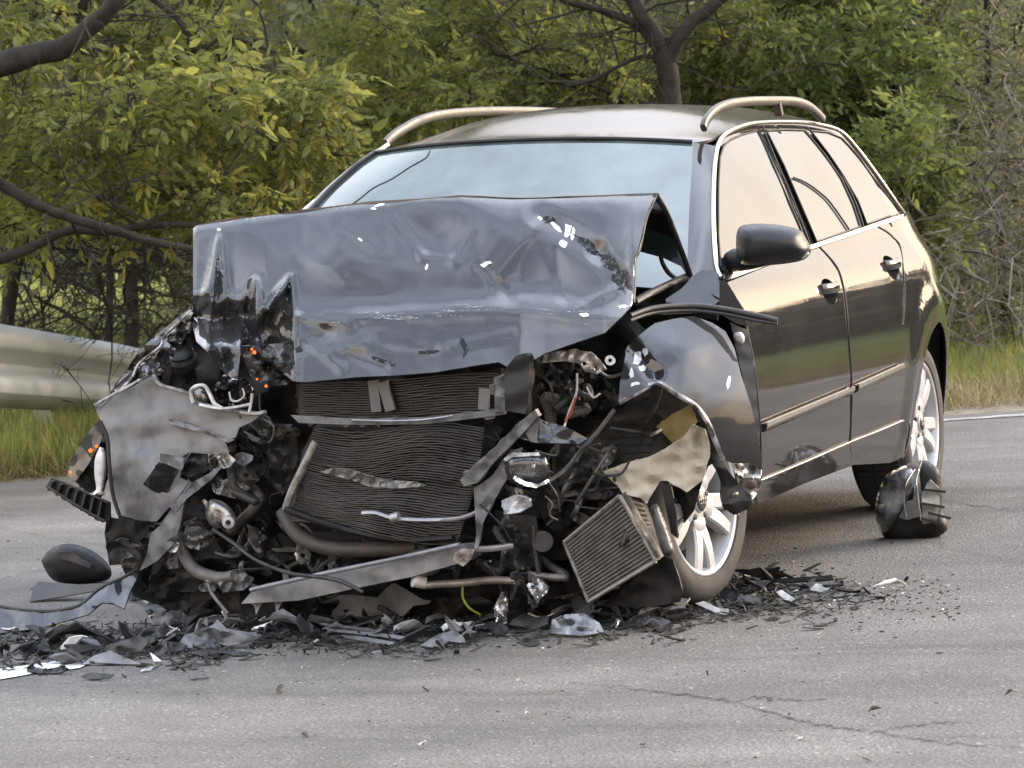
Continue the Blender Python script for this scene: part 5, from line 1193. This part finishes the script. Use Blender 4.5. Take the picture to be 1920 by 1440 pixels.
sheet('torn_flap', [(318, 950), (360, 905), (420, 872), (395, 900), (350, 935), (330, 960)], lambda x, y: iwx(x, y)+.04, M['scuff'], iw, .004, CR(67, .02, 25, 3), 5)
for i, (q, mt, dx, am) in enumerate([([(190, 762), (207, 735), (240, 715), (252, 690), (292, 662), (305, 640), (330, 612), (362, 580), (364, 600), (348, 628), (332, 662), (312, 684), (300, 720), (286, 702), (247, 722), (205, 752)], 'paint', .10, .05),
                              ([(205, 738), (240, 690), (262, 655), (300, 622), (358, 575), (362, 584), (324, 622), (284, 656), (256, 690), (226, 716)], 'paint', .05, .03),
                              ([(258, 690), (290, 668), (312, 640), (330, 655), (318, 690), (290, 700), (262, 712)], 'hoodpaint', .20, .05),
                              ([(306, 640), (330, 622), (364, 596), (366, 640), (350, 668), (325, 672)], 'soot', .06, .06)]):
    sheet('crushed_wing', q, (lambda d: lambda x, y: d+.0004*(x-250))(dx), M[mt], car, .003, CR(70+i, am, 26, 5, .5), 5, angle=20)
wire('crushed_wing_edge', [(186, 764, .16), (215, 738, .14), (245, 712, .13), (262, 680, .12), (300, 650, .12), (310, 628, .1), (362, 578, .08)], .005, M['lip'], car, 5, 4)
st = MB(); st.lathe([(-.04, .03), (-.02, .044), (0, .046), (.01, .038), (.02, .040), (.03, .030), (.034, 0)], atx(341, 672, .10), (.5, .1, .85), 18); st.build('strut_top', M['soot2'], car)
sheet('strut_plate', [(322, 690), (365, 688), (372, 735), (340, 738), (318, 724)], .06, M['soot'], car, .004, CR(75, .02, 30, 3), 7)
wire('reservoir_strap', [(362, 755, .22), (358, 735, .22), (368, 724, .23), (384, 724, .23), (393, 738, .23), (402, 756, .24), (418, 766, .25)], .006, M['white'], car)
pillow('reservoir', [(363, 752), (364, 734), (376, 728), (389, 738), (390, 755), (376, 758)], .16, .03, .03, 8, M['brightdirty'], car, 5)
wire('bracket_wire', [(374, 759, .25), (410, 766, .25), (440, 764, .25), (470, 758, .25)], .005, M['white'], car); wire('bracket_wire', [(473, 738, .25), (471, 755, .25), (467, 774, .26)], .004, M['white'], car)
sheet('headlamp_shell', [(398, 728), (415, 705), (450, 708), (475, 728), (470, 756), (430, 762), (402, 752)], .12, M['lampglass'], car, .006, CR(76, .06, 26, 5), 5, angle=22)
wire('lamp_wire', [(430, 735, .2), (434, 750, .21), (446, 752, .21), (458, 742, .21), (455, 728, .2)], .003, M['white'], car)
# indicator remains; glints on amber lens bits put in as small glowing beads
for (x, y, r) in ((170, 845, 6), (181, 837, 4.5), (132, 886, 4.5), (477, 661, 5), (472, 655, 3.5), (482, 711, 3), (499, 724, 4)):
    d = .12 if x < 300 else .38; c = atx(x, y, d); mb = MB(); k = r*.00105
    mb.lathe([(-k, .0005), (-k*.7, k*.7), (0, k), (k*.7, k*.7), (k, .0005)], c, (1, .2, .2), 10); mb.build('amber_glint', M['amberglint'], car)
sheet('bumper_corner', [(189, 782), (200, 800), (186, 835), (166, 870), (142, 902), (126, 892), (134, 862), (160, 818)], lambda x, y: .06+.0008*(x-160), M['paint'], car, .004, CR(77, .018, 40, 4), 6, angle=25)
sheet('indicator_housing', [(200, 800), (207, 845), (198, 905), (186, 932), (166, 926), (140, 902), (166, 870), (186, 835)], .03, M['soot'], car, .01, CR(78, .02, 30, 3), 6)
pillow('washer_pipe', [(187, 838), (197, 845), (199, 880), (194, 918), (196, 928), (168, 926), (180, 918), (177, 890), (178, 860)], .12, .02, .02, 8, M['white'], car, 5)
rb = sheet('ribbed_bracket', [(96, 897), (150, 918), (205, 942), (206, 976), (192, 980), (140, 950), (86, 912)], lambda x, y: .05, M['scuff2'], car, .01, None, 7)
for k in range(7):
    t = (k+.5)/7; a = (94+108*t, 898+44*t); b = (86+108*t, 914+66*t); MB().bar(atx(*a, .065), atx(*b, .065), .006, .03, (1, 0, 0)).build('rib', M['scuff2'], rb, False)
for off in (0, 1): wire('rib_edge', [(96-8*off, 896+16*off, .08), (150-8*off, 918+28*off, .08), (204-8*off, 943+34*off, .08)], .004, M['scuff2'], rb)
sheet('hanging_skin', [(352, 898), (358, 905), (345, 945), (338, 985), (325, 1020), (295, 1052), (262, 1070), (275, 1040), (283, 1000), (300, 985), (320, 955)], lambda x, y: .20, M['scuff'], car, .004, CR(79, .02, 40, 4), 6, angle=25)
sheet('hanging_skin', [(200, 970), (260, 978), (290, 985), (282, 1040), (262, 1075), (235, 1058), (205, 1060), (196, 1000)], .04, M['soot'], car, .004, CR(80, .03, 40, 4), 7)
pillow('alternator', [(384, 948), (398, 936), (420, 942), (440, 962), (441, 982), (425, 992), (398, 988), (387, 970)], .20, .05, .05, 14, M['brightdirty'], car, 5)
MB().lathe([(-.01, .008), (-.01, .02), (.012, .018), (.014, .008)], atx(429, 979, .26), (1, .3, 0), 14).build('alternator_pulley', M['steel'], car)
for i, (q, d, mt) in enumerate([([(395, 850), (480, 800), (520, 870), (490, 960), (430, 930), (400, 900)], .06, 'soot2'), ([(440, 960), (530, 960), (600, 1030), (520, 1060), (450, 1030)], .05, 'soot'), ([(300, 1000), (420, 1000), (470, 1060), (440, 1110), (330, 1110), (280, 1090)], .06, 'soot'), ([(400, 905), (440, 895), (470, 915), (440, 935), (405, 925)], .16, 'brightdirty'), ([(500, 800), (545, 800), (560, 860), (530, 930), (505, 900)], .12, 'soot2'),
                                ([(1030, 700), (1090, 690), (1150, 720), (1130, 780), (1060, 790)], .04, 'soot'), ([(930, 960), (1000, 970), (1010, 1060), (950, 1070)], .18, 'soot2'), ([(1040, 830), (1100, 840), (1130, 890), (1090, 930), (1040, 910)], .12, 'soot2'), ([(640, 1040), (860, 1000), (900, 1010), (860, 1030), (700, 1060)], .1, 'soot')]):
    sheet('engine_part', q, d, M[mt], car, .01, CR(90+i, .06, 36, 5), 7, angle=24)
rr = random.Random(5)
for i in range(60):                                            # loose looms and pipes in the dark of the bay
    x = rr.uniform(300, 1200); y = rr.uniform(740, 1090); d = rr.uniform(.02, .22)
    if 580 < x < 900 and y < 1010: continue
    if x < 480 and y < 960: continue
    p = [(x, y, d)]
    for k in range(4): p.append((p[-1][0]+rr.gauss(0, 26), p[-1][1]+rr.gauss(6, 22), d+rr.gauss(0, .02)))
    wire('loose_cable', p, rr.choice([.003, .004, .006, .009]), M[rr.choice(['soot2', 'rubberstrip', 'steel2', 'rubberstrip', 'hosegrey'])], car, 5, 4)

def hexa(cx, cy, a, b, ang, seed):
    r = random.Random(seed); pts = []
    for (u, v) in ((-1, -.6), (-.3, -1), (.7, -.8), (1, .1), (.6, .9), (-.5, 1), (-1, .3)):
        u += r.uniform(-.3, .3); v += r.uniform(-.3, .3); pts.append((cx+a*u*math.cos(ang)-b*v*math.sin(ang), cy+a*u*math.sin(ang)+b*v*math.cos(ang)))
    return pts
spots = [(300, 500, 985, 1100, 14), (390, 560, 780, 1000, 16), (1000, 1190, 690, 790, 12), (1030, 1140, 830, 1010, 14), (900, 1010, 960, 1110, 12), (500, 900, 1020, 1070, 10), (230, 320, 990, 1060, 6)]
for x0, x1, y0, y1, n_ in spots:
    for k in range(n_):
        cx = rr.uniform(x0, x1); cy = rr.uniform(y0, y1); a = rr.uniform(9, 30); b_ = a*rr.uniform(.25, .8); ang = rr.uniform(0, 3.1); hp = hexa(cx, cy, a, b_, ang, rr.randint(0, 9999))
        hol = [ellipse((cx, cy), b_*.35, b_*.3, 8)] if b_ > 11 and rr.random() < .25 else []
        sheet('crushed_bracket', hp, rr.uniform(.05, .24), M[rr.choice(['soot2', 'scuff', 'scuff2', 'steel2', 'soot', 'soot2', 'brightdirty'])], car, .004, CR(rr.randint(0, 9999), .025, 22, 3, .4), 5, angle=26, holes=hol)
for k in range(9):                                             # corrugated hoses
    x0, x1, y0, y1, _ = rr.choice(spots); p = [(rr.uniform(x0, x1), rr.uniform(y0, y1), rr.uniform(.1, .22))]
    for j in range(3): p.append((p[-1][0]+rr.gauss(0, 30), p[-1][1]+rr.gauss(10, 22), p[-1][2]+rr.gauss(0, .02)))
    P = [Vector(q) for q in smooth_path([tuple(atx(*q)) for q in p], 14)]; r_ = rr.uniform(.008, .016)
    MB().tube(P, [r_*(1+.18*(i % 2)) for i in range(len(P))], 8).build('corrugated_hose', M[rr.choice(['rubberstrip', 'soot2', 'hosegrey'])], car, True, 50)

sheet('tyre_shade_sheet', [(1226, 1056), (1246, 1042), (1262, 1050), (1272, 1080), (1280, 1110), (1276, 1128), (1250, 1134), (1200, 1138), (1130, 1134), (1150, 1112), (1190, 1085)], lambda x, y: .14, M['soot'], car, .006, CR(44, .03, 50, 4, .4), 8, angle=30)  # added black sheet standing in for the shade before the front tyre

sheet('undertray', [(226, 1048), (330, 1092), (450, 1108), (640, 1126), (900, 1118), (1010, 1122), (1110, 1130), (1100, 1150), (900, 1156), (640, 1160), (450, 1156), (330, 1146), (250, 1118)], lambda x, y: -.02, M['soot'], car, .006, CR(57, .06, 60, 5, .5), 11, angle=26)
# ------------------------------------------------------------------ things torn off and lying on the road
def lie(name, label, cat, poly, mt, lean=.6, amp=.012, wave=22, thick=.003, seed=1, step=4, group=None, angle=24, lift=0.0, bow=0.):
    """a detached piece resting on the road: its lowest outline point touches the ground, it leans back by its own slope"""
    bp_ = max(poly, key=lambda p: p[1]); g0 = atz(bp_[0], bp_[1], .004+lift); sc = FPX/((g0-CAMP).length)
    cxp = sum(p[0] for p in poly)/len(poly)
    cr = CR(seed*7+1, amp, wave, 4, .5)
    xs0 = min(p[0] for p in poly); xs1 = max(p[0] for p in poly)
    def dep(x, y):
        gx = atz(x, bp_[1], .004+lift).x
        return gx-lean*(bp_[1]-y)/sc+bow*(1-((x-cxp)/((xs1-xs0)/2))**2)+max(-.03, cr(x, y))
    o = sheet(name, poly, dep, M[mt], None, thick, None, step, seed, angle=angle)
    # put the origin at the base
    me = o.data; co = np.empty(len(me.vertices)*3, np.float32); me.vertices.foreach_get('co', co); co = co.reshape(-1, 3)
    co[:, 2] = np.maximum(co[:, 2], .002); base = np.array([co[:, 0].mean(), co[:, 1].mean(), 0], np.float32); co -= base
    me.vertices.foreach_set('co', co.ravel()); me.update(); o.location = base.tolist()
    WLOC[o.name] = Vector(base.tolist()); tag(o, label, cat, group); return o
bs = lie('bumper_skin', 'long curved strip of dark painted bumper skin at the left edge of the road', 'bumper piece', [(-30, 1128), (40, 1140), (100, 1142), (150, 1131), (185, 1102), (230, 1080), (264, 1060), (258, 1082), (243, 1110), (233, 1141), (212, 1132), (192, 1130), (165, 1152), (80, 1177), (-30, 1191)], 'hoodpaint', 1.1, .02, 60, .004, 3, 7, angle=35)
ed = MB(); be = [(-30, 1127), (40, 1139), (100, 1141), (150, 1130), (185, 1101), (230, 1079), (264, 1059)]
bsv = BVHTree.FromPolygons([v.co+bs.location for v in bs.data.vertices], [tuple(p.vertices) for p in bs.data.polygons])
pe = [h_ for h_ in (hit(bsv, x, y+4, .0) for x, y in smooth_path(be, 4)) if h_]
ed.tube(pe, .005, 6).build('skin_edge', M['scuff2'], bs)
mr_ = empty('detached_mirror', atz(140, 1098)); tag(mr_, 'black rounded mirror housing torn off and lying left of the wreck', 'mirror')
xg = atz(140, 1094).x
pillow('housing', [(77, 1052), (94, 1030), (125, 1019), (162, 1027), (192, 1046), (209, 1070), (200, 1088), (150, 1094), (100, 1088)], xg, .07, .05, 26, M['soot'], mr_, 6)
sheet('mirror_glass', [(108, 1035), (130, 1033), (172, 1058), (168, 1066), (140, 1055), (115, 1048)], xg+.09, M['scuff2'], mr_, .004, CR(2, .01, 20, 3), 5)
lie('plastic_cover', 'flat grey plastic cover beneath the detached mirror', 'plastic piece', [(56, 1128), (62, 1102), (72, 1090), (150, 1096), (205, 1092), (178, 1108), (120, 1118)], 'scuff2', 2.0, .012, 40, .003, 5)
lie('plastic_box', 'grey folded plastic duct lying under the bumper beam', 'plastic piece', [(619, 1157), (637, 1115), (672, 1116), (707, 1120), (722, 1104), (738, 1093), (766, 1108), (792, 1124), (808, 1126), (803, 1132), (775, 1136), (756, 1154), (735, 1162), (713, 1164), (660, 1160)], 'greyplastic', .35, .03, 60, .006, 6, 5, bow=.03)
lie('lamp_lens', 'clear broken headlamp lens on the road before the intercooler', 'lamp lens', [(1031, 1187), (1035, 1162), (1060, 1152), (1095, 1150), (1124, 1168), (1133, 1185), (1092, 1192)], 'lensdark', .8, .008, 40, .006, 7, 4, bow=.03)
lie('silver_shard', 'large silvery curved shard beside the white road dash', 'shard', [(150, 1247), (176, 1229), (206, 1220), (232, 1231), (269, 1246), (232, 1245), (184, 1242)], 'liner', 1.0, .01, 30, .004, 8)
lie('white_shard', 'pointed white shard right of the large silvery shard', 'shard', [(281, 1223), (292, 1230), (304, 1240), (288, 1240)], 'white', .8, .004, 20, .003, 9)
lie('white_shard', 'long curved white shard in front of the bumper beam end', 'shard', [(484, 1163), (500, 1153), (530, 1152), (558, 1164), (548, 1171), (520, 1166)], 'white', 1.2, .006, 30, .003, 10)
lie('white_shard', 'white strip lying just left of the curved white shard', 'shard', [(424, 1155), (440, 1148), (478, 1148), (486, 1154), (450, 1157)], 'white', 1.2, .006, 30, .003, 11)
lie('white_shard', 'white crescent shaped shard below the drive rod', 'shard', [(834, 1163), (846, 1165), (870, 1167), (890, 1164), (878, 1174), (862, 1178), (846, 1174)], 'white', .8, .004, 30, .003, 12)
lie('metal_scrap', 'big torn grey panel in the debris left of centre', 'panel piece', [(328, 1216), (345, 1192), (398, 1172), (408, 1161), (424, 1178), (492, 1190), (472, 1206), (400, 1213)], 'scuff', .9, .03, 30, .003, 13)
lie('black_chunk', 'black pointed plastic chunk standing near the yellow clip', 'plastic piece', [(64, 1230), (74, 1210), (82, 1192), (93, 1212), (98, 1229), (82, 1234)], 'blackplastic', .5, .02, 20, .004, 14)
lie('black_chunk', 'black lump of plastic cut off by the left picture edge', 'plastic piece', [(-15, 1228), (-8, 1209), (10, 1207), (21, 1216), (12, 1230)], 'blackplastic', .5, .03, 20, .006, 15)
for i, (x0, y0, x1, y1, w, lab) in enumerate([(600, 1168, 770, 1190, 4, 'thin grey trim strip, uppermost of three before the plastic duct'), (610, 1178, 800, 1198, 5, 'thin grey trim strip, middle of three before the plastic duct'), (640, 1190, 740, 1204, 6, 'thin grey trim strip, lowest of three before the plastic duct')]):
    lie('trim_strip', lab, 'trim strip', [(x0, y0), ((x0+x1)/2, (y0+y1)/2-2), (x1, y1), (x1-6, y1+w), ((x0+x1)/2, (y0+y1)/2+w), (x0+8, y0+w)], ['steel2', 'scuff', 'steel2'][i], 1.2, .01, 40, .003, 16+i)
lie('metal_scrap', 'torn grey sheet on the road below the white crescent', 'panel piece', [(788, 1210), (812, 1194), (850, 1181), (868, 1194), (872, 1206), (840, 1202), (826, 1216)], 'scuff', 1.0, .02, 26, .003, 20)
lie('trim_strip', 'straight black trim strip on the road behind the front wheel', 'trim strip', [(1441, 1086), (1560, 1078), (1563, 1086), (1442, 1094)], 'blackplastic', 1.0, .003, 60, .006, 21)
lie('white_shard', 'white shard at the right end of the black strip', 'shard', [(1517, 1106), (1530, 1094), (1556, 1098), (1562, 1108), (1540, 1110)], 'white', 1.0, .01, 20, .003, 22)
lie('grey_plate', 'grey plate lying against the front tyre', 'plate', [(1378, 1131), (1386, 1117), (1412, 1115), (1424, 1124), (1410, 1131)], 'greyplastic', 1.0, .006, 30, .004, 23)
lie('white_shard', 'white pointed shard beside the front tyre', 'shard', [(1303, 1131), (1320, 1127), (1345, 1139), (1366, 1142), (1362, 1153), (1340, 1148)], 'white', 1.0, .01, 20, .003, 24)
lie('white_shard', 'tilted white shard between the front tyre and the black strip', 'shard', [(1455, 1110), (1466, 1106), (1484, 1118), (1497, 1126), (1476, 1128)], 'white', .9, .01, 20, .003, 25)
lie('chrome_shard', 'bright chrome shard left of the clear headlamp lens', 'shard', [(925, 1176), (935, 1150), (948, 1140), (950, 1168), (940, 1180)], 'brightmetal', .6, .02, 16, .003, 26)
lie('mud_flap', 'bent black flap leaning on the road under the intercooler', 'plastic piece', [(1118, 1146), (1125, 1128), (1150, 1132), (1156, 1146), (1138, 1152)], 'greyplastic', .7, .02, 20, .004, 27)
lie('black_sheet', 'curved black sheet lying between front tyre and grey plate', 'plastic piece', [(1340, 1126), (1352, 1112), (1375, 1110), (1384, 1118), (1370, 1130)], 'blackplastic', 1.0, .01, 30, .004, 28)
lie('yellow_clip', 'upper yellow plastic clip beneath the bumper skin', 'clip', [(97, 1177), (103, 1169), (117, 1166), (118, 1172), (104, 1178)], 'yellow', 1.0, .006, 12, .003, 29)
lie('yellow_clip', 'lower yellow plastic clip beneath the bumper skin', 'clip', [(106, 1188), (112, 1184), (125, 1189), (122, 1193), (112, 1193)], 'yellow', 1.0, .006, 12, .003, 30)
lie('black_bracket', 'spiky black bracket lying on the white road dash', 'bracket', [(50, 1256), (60, 1240), (66, 1252), (90, 1254), (120, 1248), (130, 1258), (100, 1263), (70, 1262)], 'blackplastic', 1.0, .02, 16, .004, 31)
lie('black_sheet', 'flat black shard right below the white road dash', 'plastic piece', [(152, 1268), (170, 1260), (215, 1264), (205, 1271), (170, 1274)], 'scuff2', 1.3, .01, 26, .003, 32)
lie('black_sheet', 'dark folded flap behind the large silvery shard', 'plastic piece', [(160, 1228), (200, 1210), (262, 1192), (282, 1200), (262, 1222), (215, 1226)], 'scuff2', 1.0, .03, 30, .003, 33)
lie('black_sheet', 'dark grey torn piece below the big torn panel', 'plastic piece', [(350, 1224), (400, 1219), (470, 1222), (462, 1229), (380, 1229)], 'blackplastic', 1.2, .01, 30, .003, 34)

rq = random.Random(31)
def torn(cx, cy, w, h):
    n_ = rq.randint(7, 10); out = []
    for k in range(n_):
        a = 2*math.pi*k/n_; out.append((cx+w*math.cos(a)*rq.uniform(.6, 1.15), cy+h*math.sin(a)*rq.uniform(.45, 1.2)))
    return out
for zn, x0, x1, yb, n_ in (('left of the wreck', 120, 340, 1190, 8), ('under the left corner', 230, 450, 1136, 11), ('before the bumper beam', 380, 640, 1168, 9), ('at centre before the drive rod', 780, 1000, 1168, 7), ('under the intercooler', 1010, 1290, 1150, 7)):
    for k in range(n_):
        w = rq.uniform(16, 42); mt, nm = rq.choice([('blackplastic', 'black'), ('scuff2', 'dusty black'), ('blackplastic', 'black'), ('scuff', 'dark grey')])
        lie('torn_plastic', f'larger torn {nm} plastic piece in the debris bank {zn}', 'plastic piece', torn(rq.uniform(x0, x1), yb+rq.gauss(0, 16), w, w*rq.uniform(.22, .45)), mt, rq.uniform(.4, 1.3), .03, 26, .004, 200+rq.randint(0, 9999), 5, f'larger {nm} plastic pieces {zn}', bow=rq.uniform(-.02, .04))
# headlamp unit thrown against the rear wheel
hl = empty('thrown_headlamp', atz(1705, 1018)); tag(hl, 'broken headlamp unit lying against the rear wheel', 'headlamp')
xh = atz(1700, 1012).x
pillow('housing', [(1660, 895), (1704, 870), (1731, 863), (1747, 869), (1762, 884), (1766, 920), (1768, 960), (1776, 980), (1774, 996), (1747, 1011), (1690, 1017), (1655, 1004), (1650, 950)], xh-.06, .05, .05, 26, M['blackplastic'], hl, 6)
pillow('lens', [(1646, 925), (1663, 890), (1700, 872), (1715, 880), (1716, 915), (1700, 945), (1685, 975), (1658, 1002), (1645, 985), (1641, 951)], xh+.0, .06, .02, 22, M['lensdark'], hl, 5)
sheet('trim_ring', [(1702, 871), (1730, 864), (1724, 890), (1728, 930), (1722, 968), (1712, 962), (1714, 915), (1706, 890)], lambda x, y: xh+.045-.0012*(x-1700), M['greyplastic'], hl, .008, CR(3, .01, 30, 3), 5)
sheet('grey_shield', [(1700, 940), (1722, 935), (1726, 968), (1700, 975), (1685, 970)], lambda x, y: xh+.055, M['greyplastic'], hl, .006, None, 5)
sheet('back_plate', [(1728, 925), (1745, 900), (1760, 915), (1762, 945), (1756, 980), (1730, 982)], lambda x, y: xh+.025-.001*(x-1728), M['feltgrey'], hl, .006, CR(5, .012, 24, 4), 5, angle=25)
for i, (x, y) in enumerate(((1732, 918), (1730, 944), (1742, 962), (1728, 972))): MB().bar(atx(x, y, xh+.04), atx(x+40, y+4+i*3, xh+.0), .012, .008).build('connector', M['blackplastic'], hl, False)
wire('lens_rim', [(1716, 880, xh+.06), (1700, 905, xh+.075), (1695, 935, xh+.075), (1700, 970, xh+.06)], .003, M['reflector'], hl)
wire('lens_rim', [(1728, 865, xh+.05), (1719, 900, xh+.06), (1722, 940, xh+.06), (1727, 975, xh+.04)], .003, M['reflector'], hl)

# countable shards, each an object of its own
def shard_mesh(seed):
    r = random.Random(seed*31+5); a = r.uniform(.022, .06); b = a*r.uniform(.08, .42); n = r.randint(6, 10); bend = r.uniform(-.7, .7)*a
    ol = []
    for k in range(n):
        t = 2*math.pi*(k+r.uniform(-.3, .3))/n; q = r.uniform(.55, 1.1); ol.append((a*q*math.cos(t), b*q*math.sin(t)))
    top = [(x, y, .003+bend*(x/a)**2+r.uniform(-.004, .006)) for x, y in ol]; bt_ = [(x, y, z-.003) for x, y, z in top]
    zm = min(z for _, _, z in bt_); top = [(x, y, z-zm) for x, y, z in top]; bt_ = [(x, y, z-zm) for x, y, z in bt_]
    me = MB().add(top+bt_, [tuple(range(n)), tuple(range(2*n-1, n-1, -1))]+[(k, k+n, (k+1) % n+n, (k+1) % n) for k in range(n)]).mesh('shard')
    me.materials.append(M['blackplastic']); return me
SM = [shard_mesh(i) for i in range(18)]
zones = [('left of the wreck beside the bumper skin', 0, 330, 1165, 1262, 66), ('left of centre before the bumper beam', 330, 620, 1150, 1228, 58), ('at centre before the plastic duct', 620, 930, 1150, 1215, 50), ('before the intercooler', 930, 1290, 1130, 1188, 46), ('to the right of the front tyre', 1290, 1620, 1088, 1150, 46)]
looks = [('blackplastic', 'black plastic', .48), ('scuff', 'dark grey plastic', .25), ('greyplastic', 'grey plastic', .09), ('white', 'white plastic', .11), ('clear', 'clear lens', .07)]
rr = random.Random(77)
def put_shard(px, py, mt, lab, grp, sc=1.0):
    o = bpy.data.objects.new('debris_shard', rr.choice(SM)); C.objects.link(o)
    p = atz(px, py, 0); tx, ty = rr.gauss(0, .3), rr.gauss(0, .3); s = sc*min(1.25 if mt in ('white', 'clear') else 2.3, math.exp(rr.gauss(.15, .45)))
    o.location = (p.x, p.y, .0015+.02*s*(abs(math.sin(tx))*.5+abs(math.sin(ty))*.9)); o.rotation_euler = (tx, ty, rr.uniform(0, 6.28)); o.scale = (s, s, s)
    o.material_slots[0].link = 'OBJECT'; o.material_slots[0].material = M[mt]; tag(o, lab, 'shard', grp)
for zn, x0, x1, y0, y1, n in zones:
    for k in range(n):
        u = rr.random(); mt, nm, _ = looks[next(i for i in range(5) if u < sum(l[2] for l in looks[:i+1]) or i == 4)]
        px = rr.uniform(x0, x1) if x1 < 1600 else min(1760, x0+abs(rr.gauss(0, 135))); t = min(1.3, max(-.1, rr.gauss(.45, .27)))
        put_shard(px, y0+(y1-y0)*t, mt, f'small {nm} shard in the debris {zn}', f'{nm} shards {zn}')
for k in range(30):
    px = rr.uniform(60, 1900); py = rr.uniform(1200, 1430) if rr.random() < .6 else rr.uniform(1000, 1200)
    if py < 1180 and px < 1420: continue
    put_shard(px, py, rr.choice(['blackplastic', 'blackplastic', 'scuff2', 'white']), 'stray chip lying alone on the open road', 'stray chips on the open road', .38)
# crumbs of glass and grit: uncountable
mb = MB(); mb2 = MB()
for k in range(2600):
    px = rr.uniform(-60, 1800); base = 1215 if px < 420 else 1185 if px < 900 else 1160 if px < 1300 else 1122
    py = base+rr.gauss(0, 26) if rr.random() < .85 else rr.uniform(1000, 1438); p = atz(px, py, 0); s = rr.uniform(.0015, .0055) if py < 1230 else rr.uniform(.0012, .0032)
    R3 = Matrix.Rotation(rr.uniform(0, 3), 3, 'Z') @ Matrix.Rotation(rr.gauss(0, .4), 3, 'X')
    (mb if rr.random() < .35 else mb2).box((p.x, p.y, s*.35), (s*rr.uniform(1, 3), s, s*.5), R3)
o = mb.build('glass_crumbs', M['clear'], None, False); tag(o, 'pale crumbs of glass strewn over the road', 'glass crumbs', kind='stuff')
o = mb2.build('grit', M['blackplastic'], None, False); tag(o, 'dark crumbs and grit strewn over the road', 'grit', kind='stuff')
vs = []; fs = []                                            # splinters too small to pick apart
for k in range(4200):
    px = rr.uniform(-60, 1400) if k % 5 else 1300+abs(rr.gauss(0, 120)); base = 1212 if px < 420 else 1186 if px < 900 else 1158 if px < 1300 else 1118
    p = atz(px, base+rr.gauss(0, 19), 0); a = rr.uniform(0, 6.28); l = rr.uniform(.006, .03); w = l*rr.uniform(.1, .4); h = abs(rr.gauss(0, .008)); d = Vector((math.cos(a), math.sin(a), 0)); n_ = Vector((-d.y, d.x, 0)); b_ = len(vs)
    vs += [p-d*l+n_*w+Vector((0, 0, .001)), p-d*l*.6-n_*w+Vector((0, 0, .001)), p+d*l-n_*w*.5+Vector((0, 0, .002+h)), p+d*l*.8+n_*w+Vector((0, 0, .002+h))]; vs += [v+Vector((0, 0, .0025)) for v in vs[-4:]]
    fs += [tuple(b_+i for i in f) for f in ((3, 2, 1, 0), (4, 5, 6, 7), (0, 1, 5, 4), (1, 2, 6, 5), (2, 3, 7, 6), (3, 0, 4, 7))]
o = MB().add(vs, fs).build('splinters', M['scuff2'], None, False); tag(o, 'fine dark splinters between the larger debris', 'splinters', kind='stuff')
# dark oil and coolant film under the wreck
pol = [(200, 1100), (300, 1150), (420, 1172), (600, 1178), (800, 1176), (1000, 1168), (1150, 1160), (1290, 1140), (1400, 1116), (1330, 1075), (1100, 1060), (700, 1060), (350, 1060)]
v, f = cdt([p[:2] for p in smooth_path(pol+[pol[0]], 5)][:-1], 30)
me = bpy.data.meshes.new('oil_stain'); me.from_pydata([tuple(atz(x, y, .0035)) for x, y in v], [], f); me.update()
if me.polygons[0].normal.z < 0: me.flip_normals()
o = link('oil_stain', me, M['oil'], None, False); o.parent = road
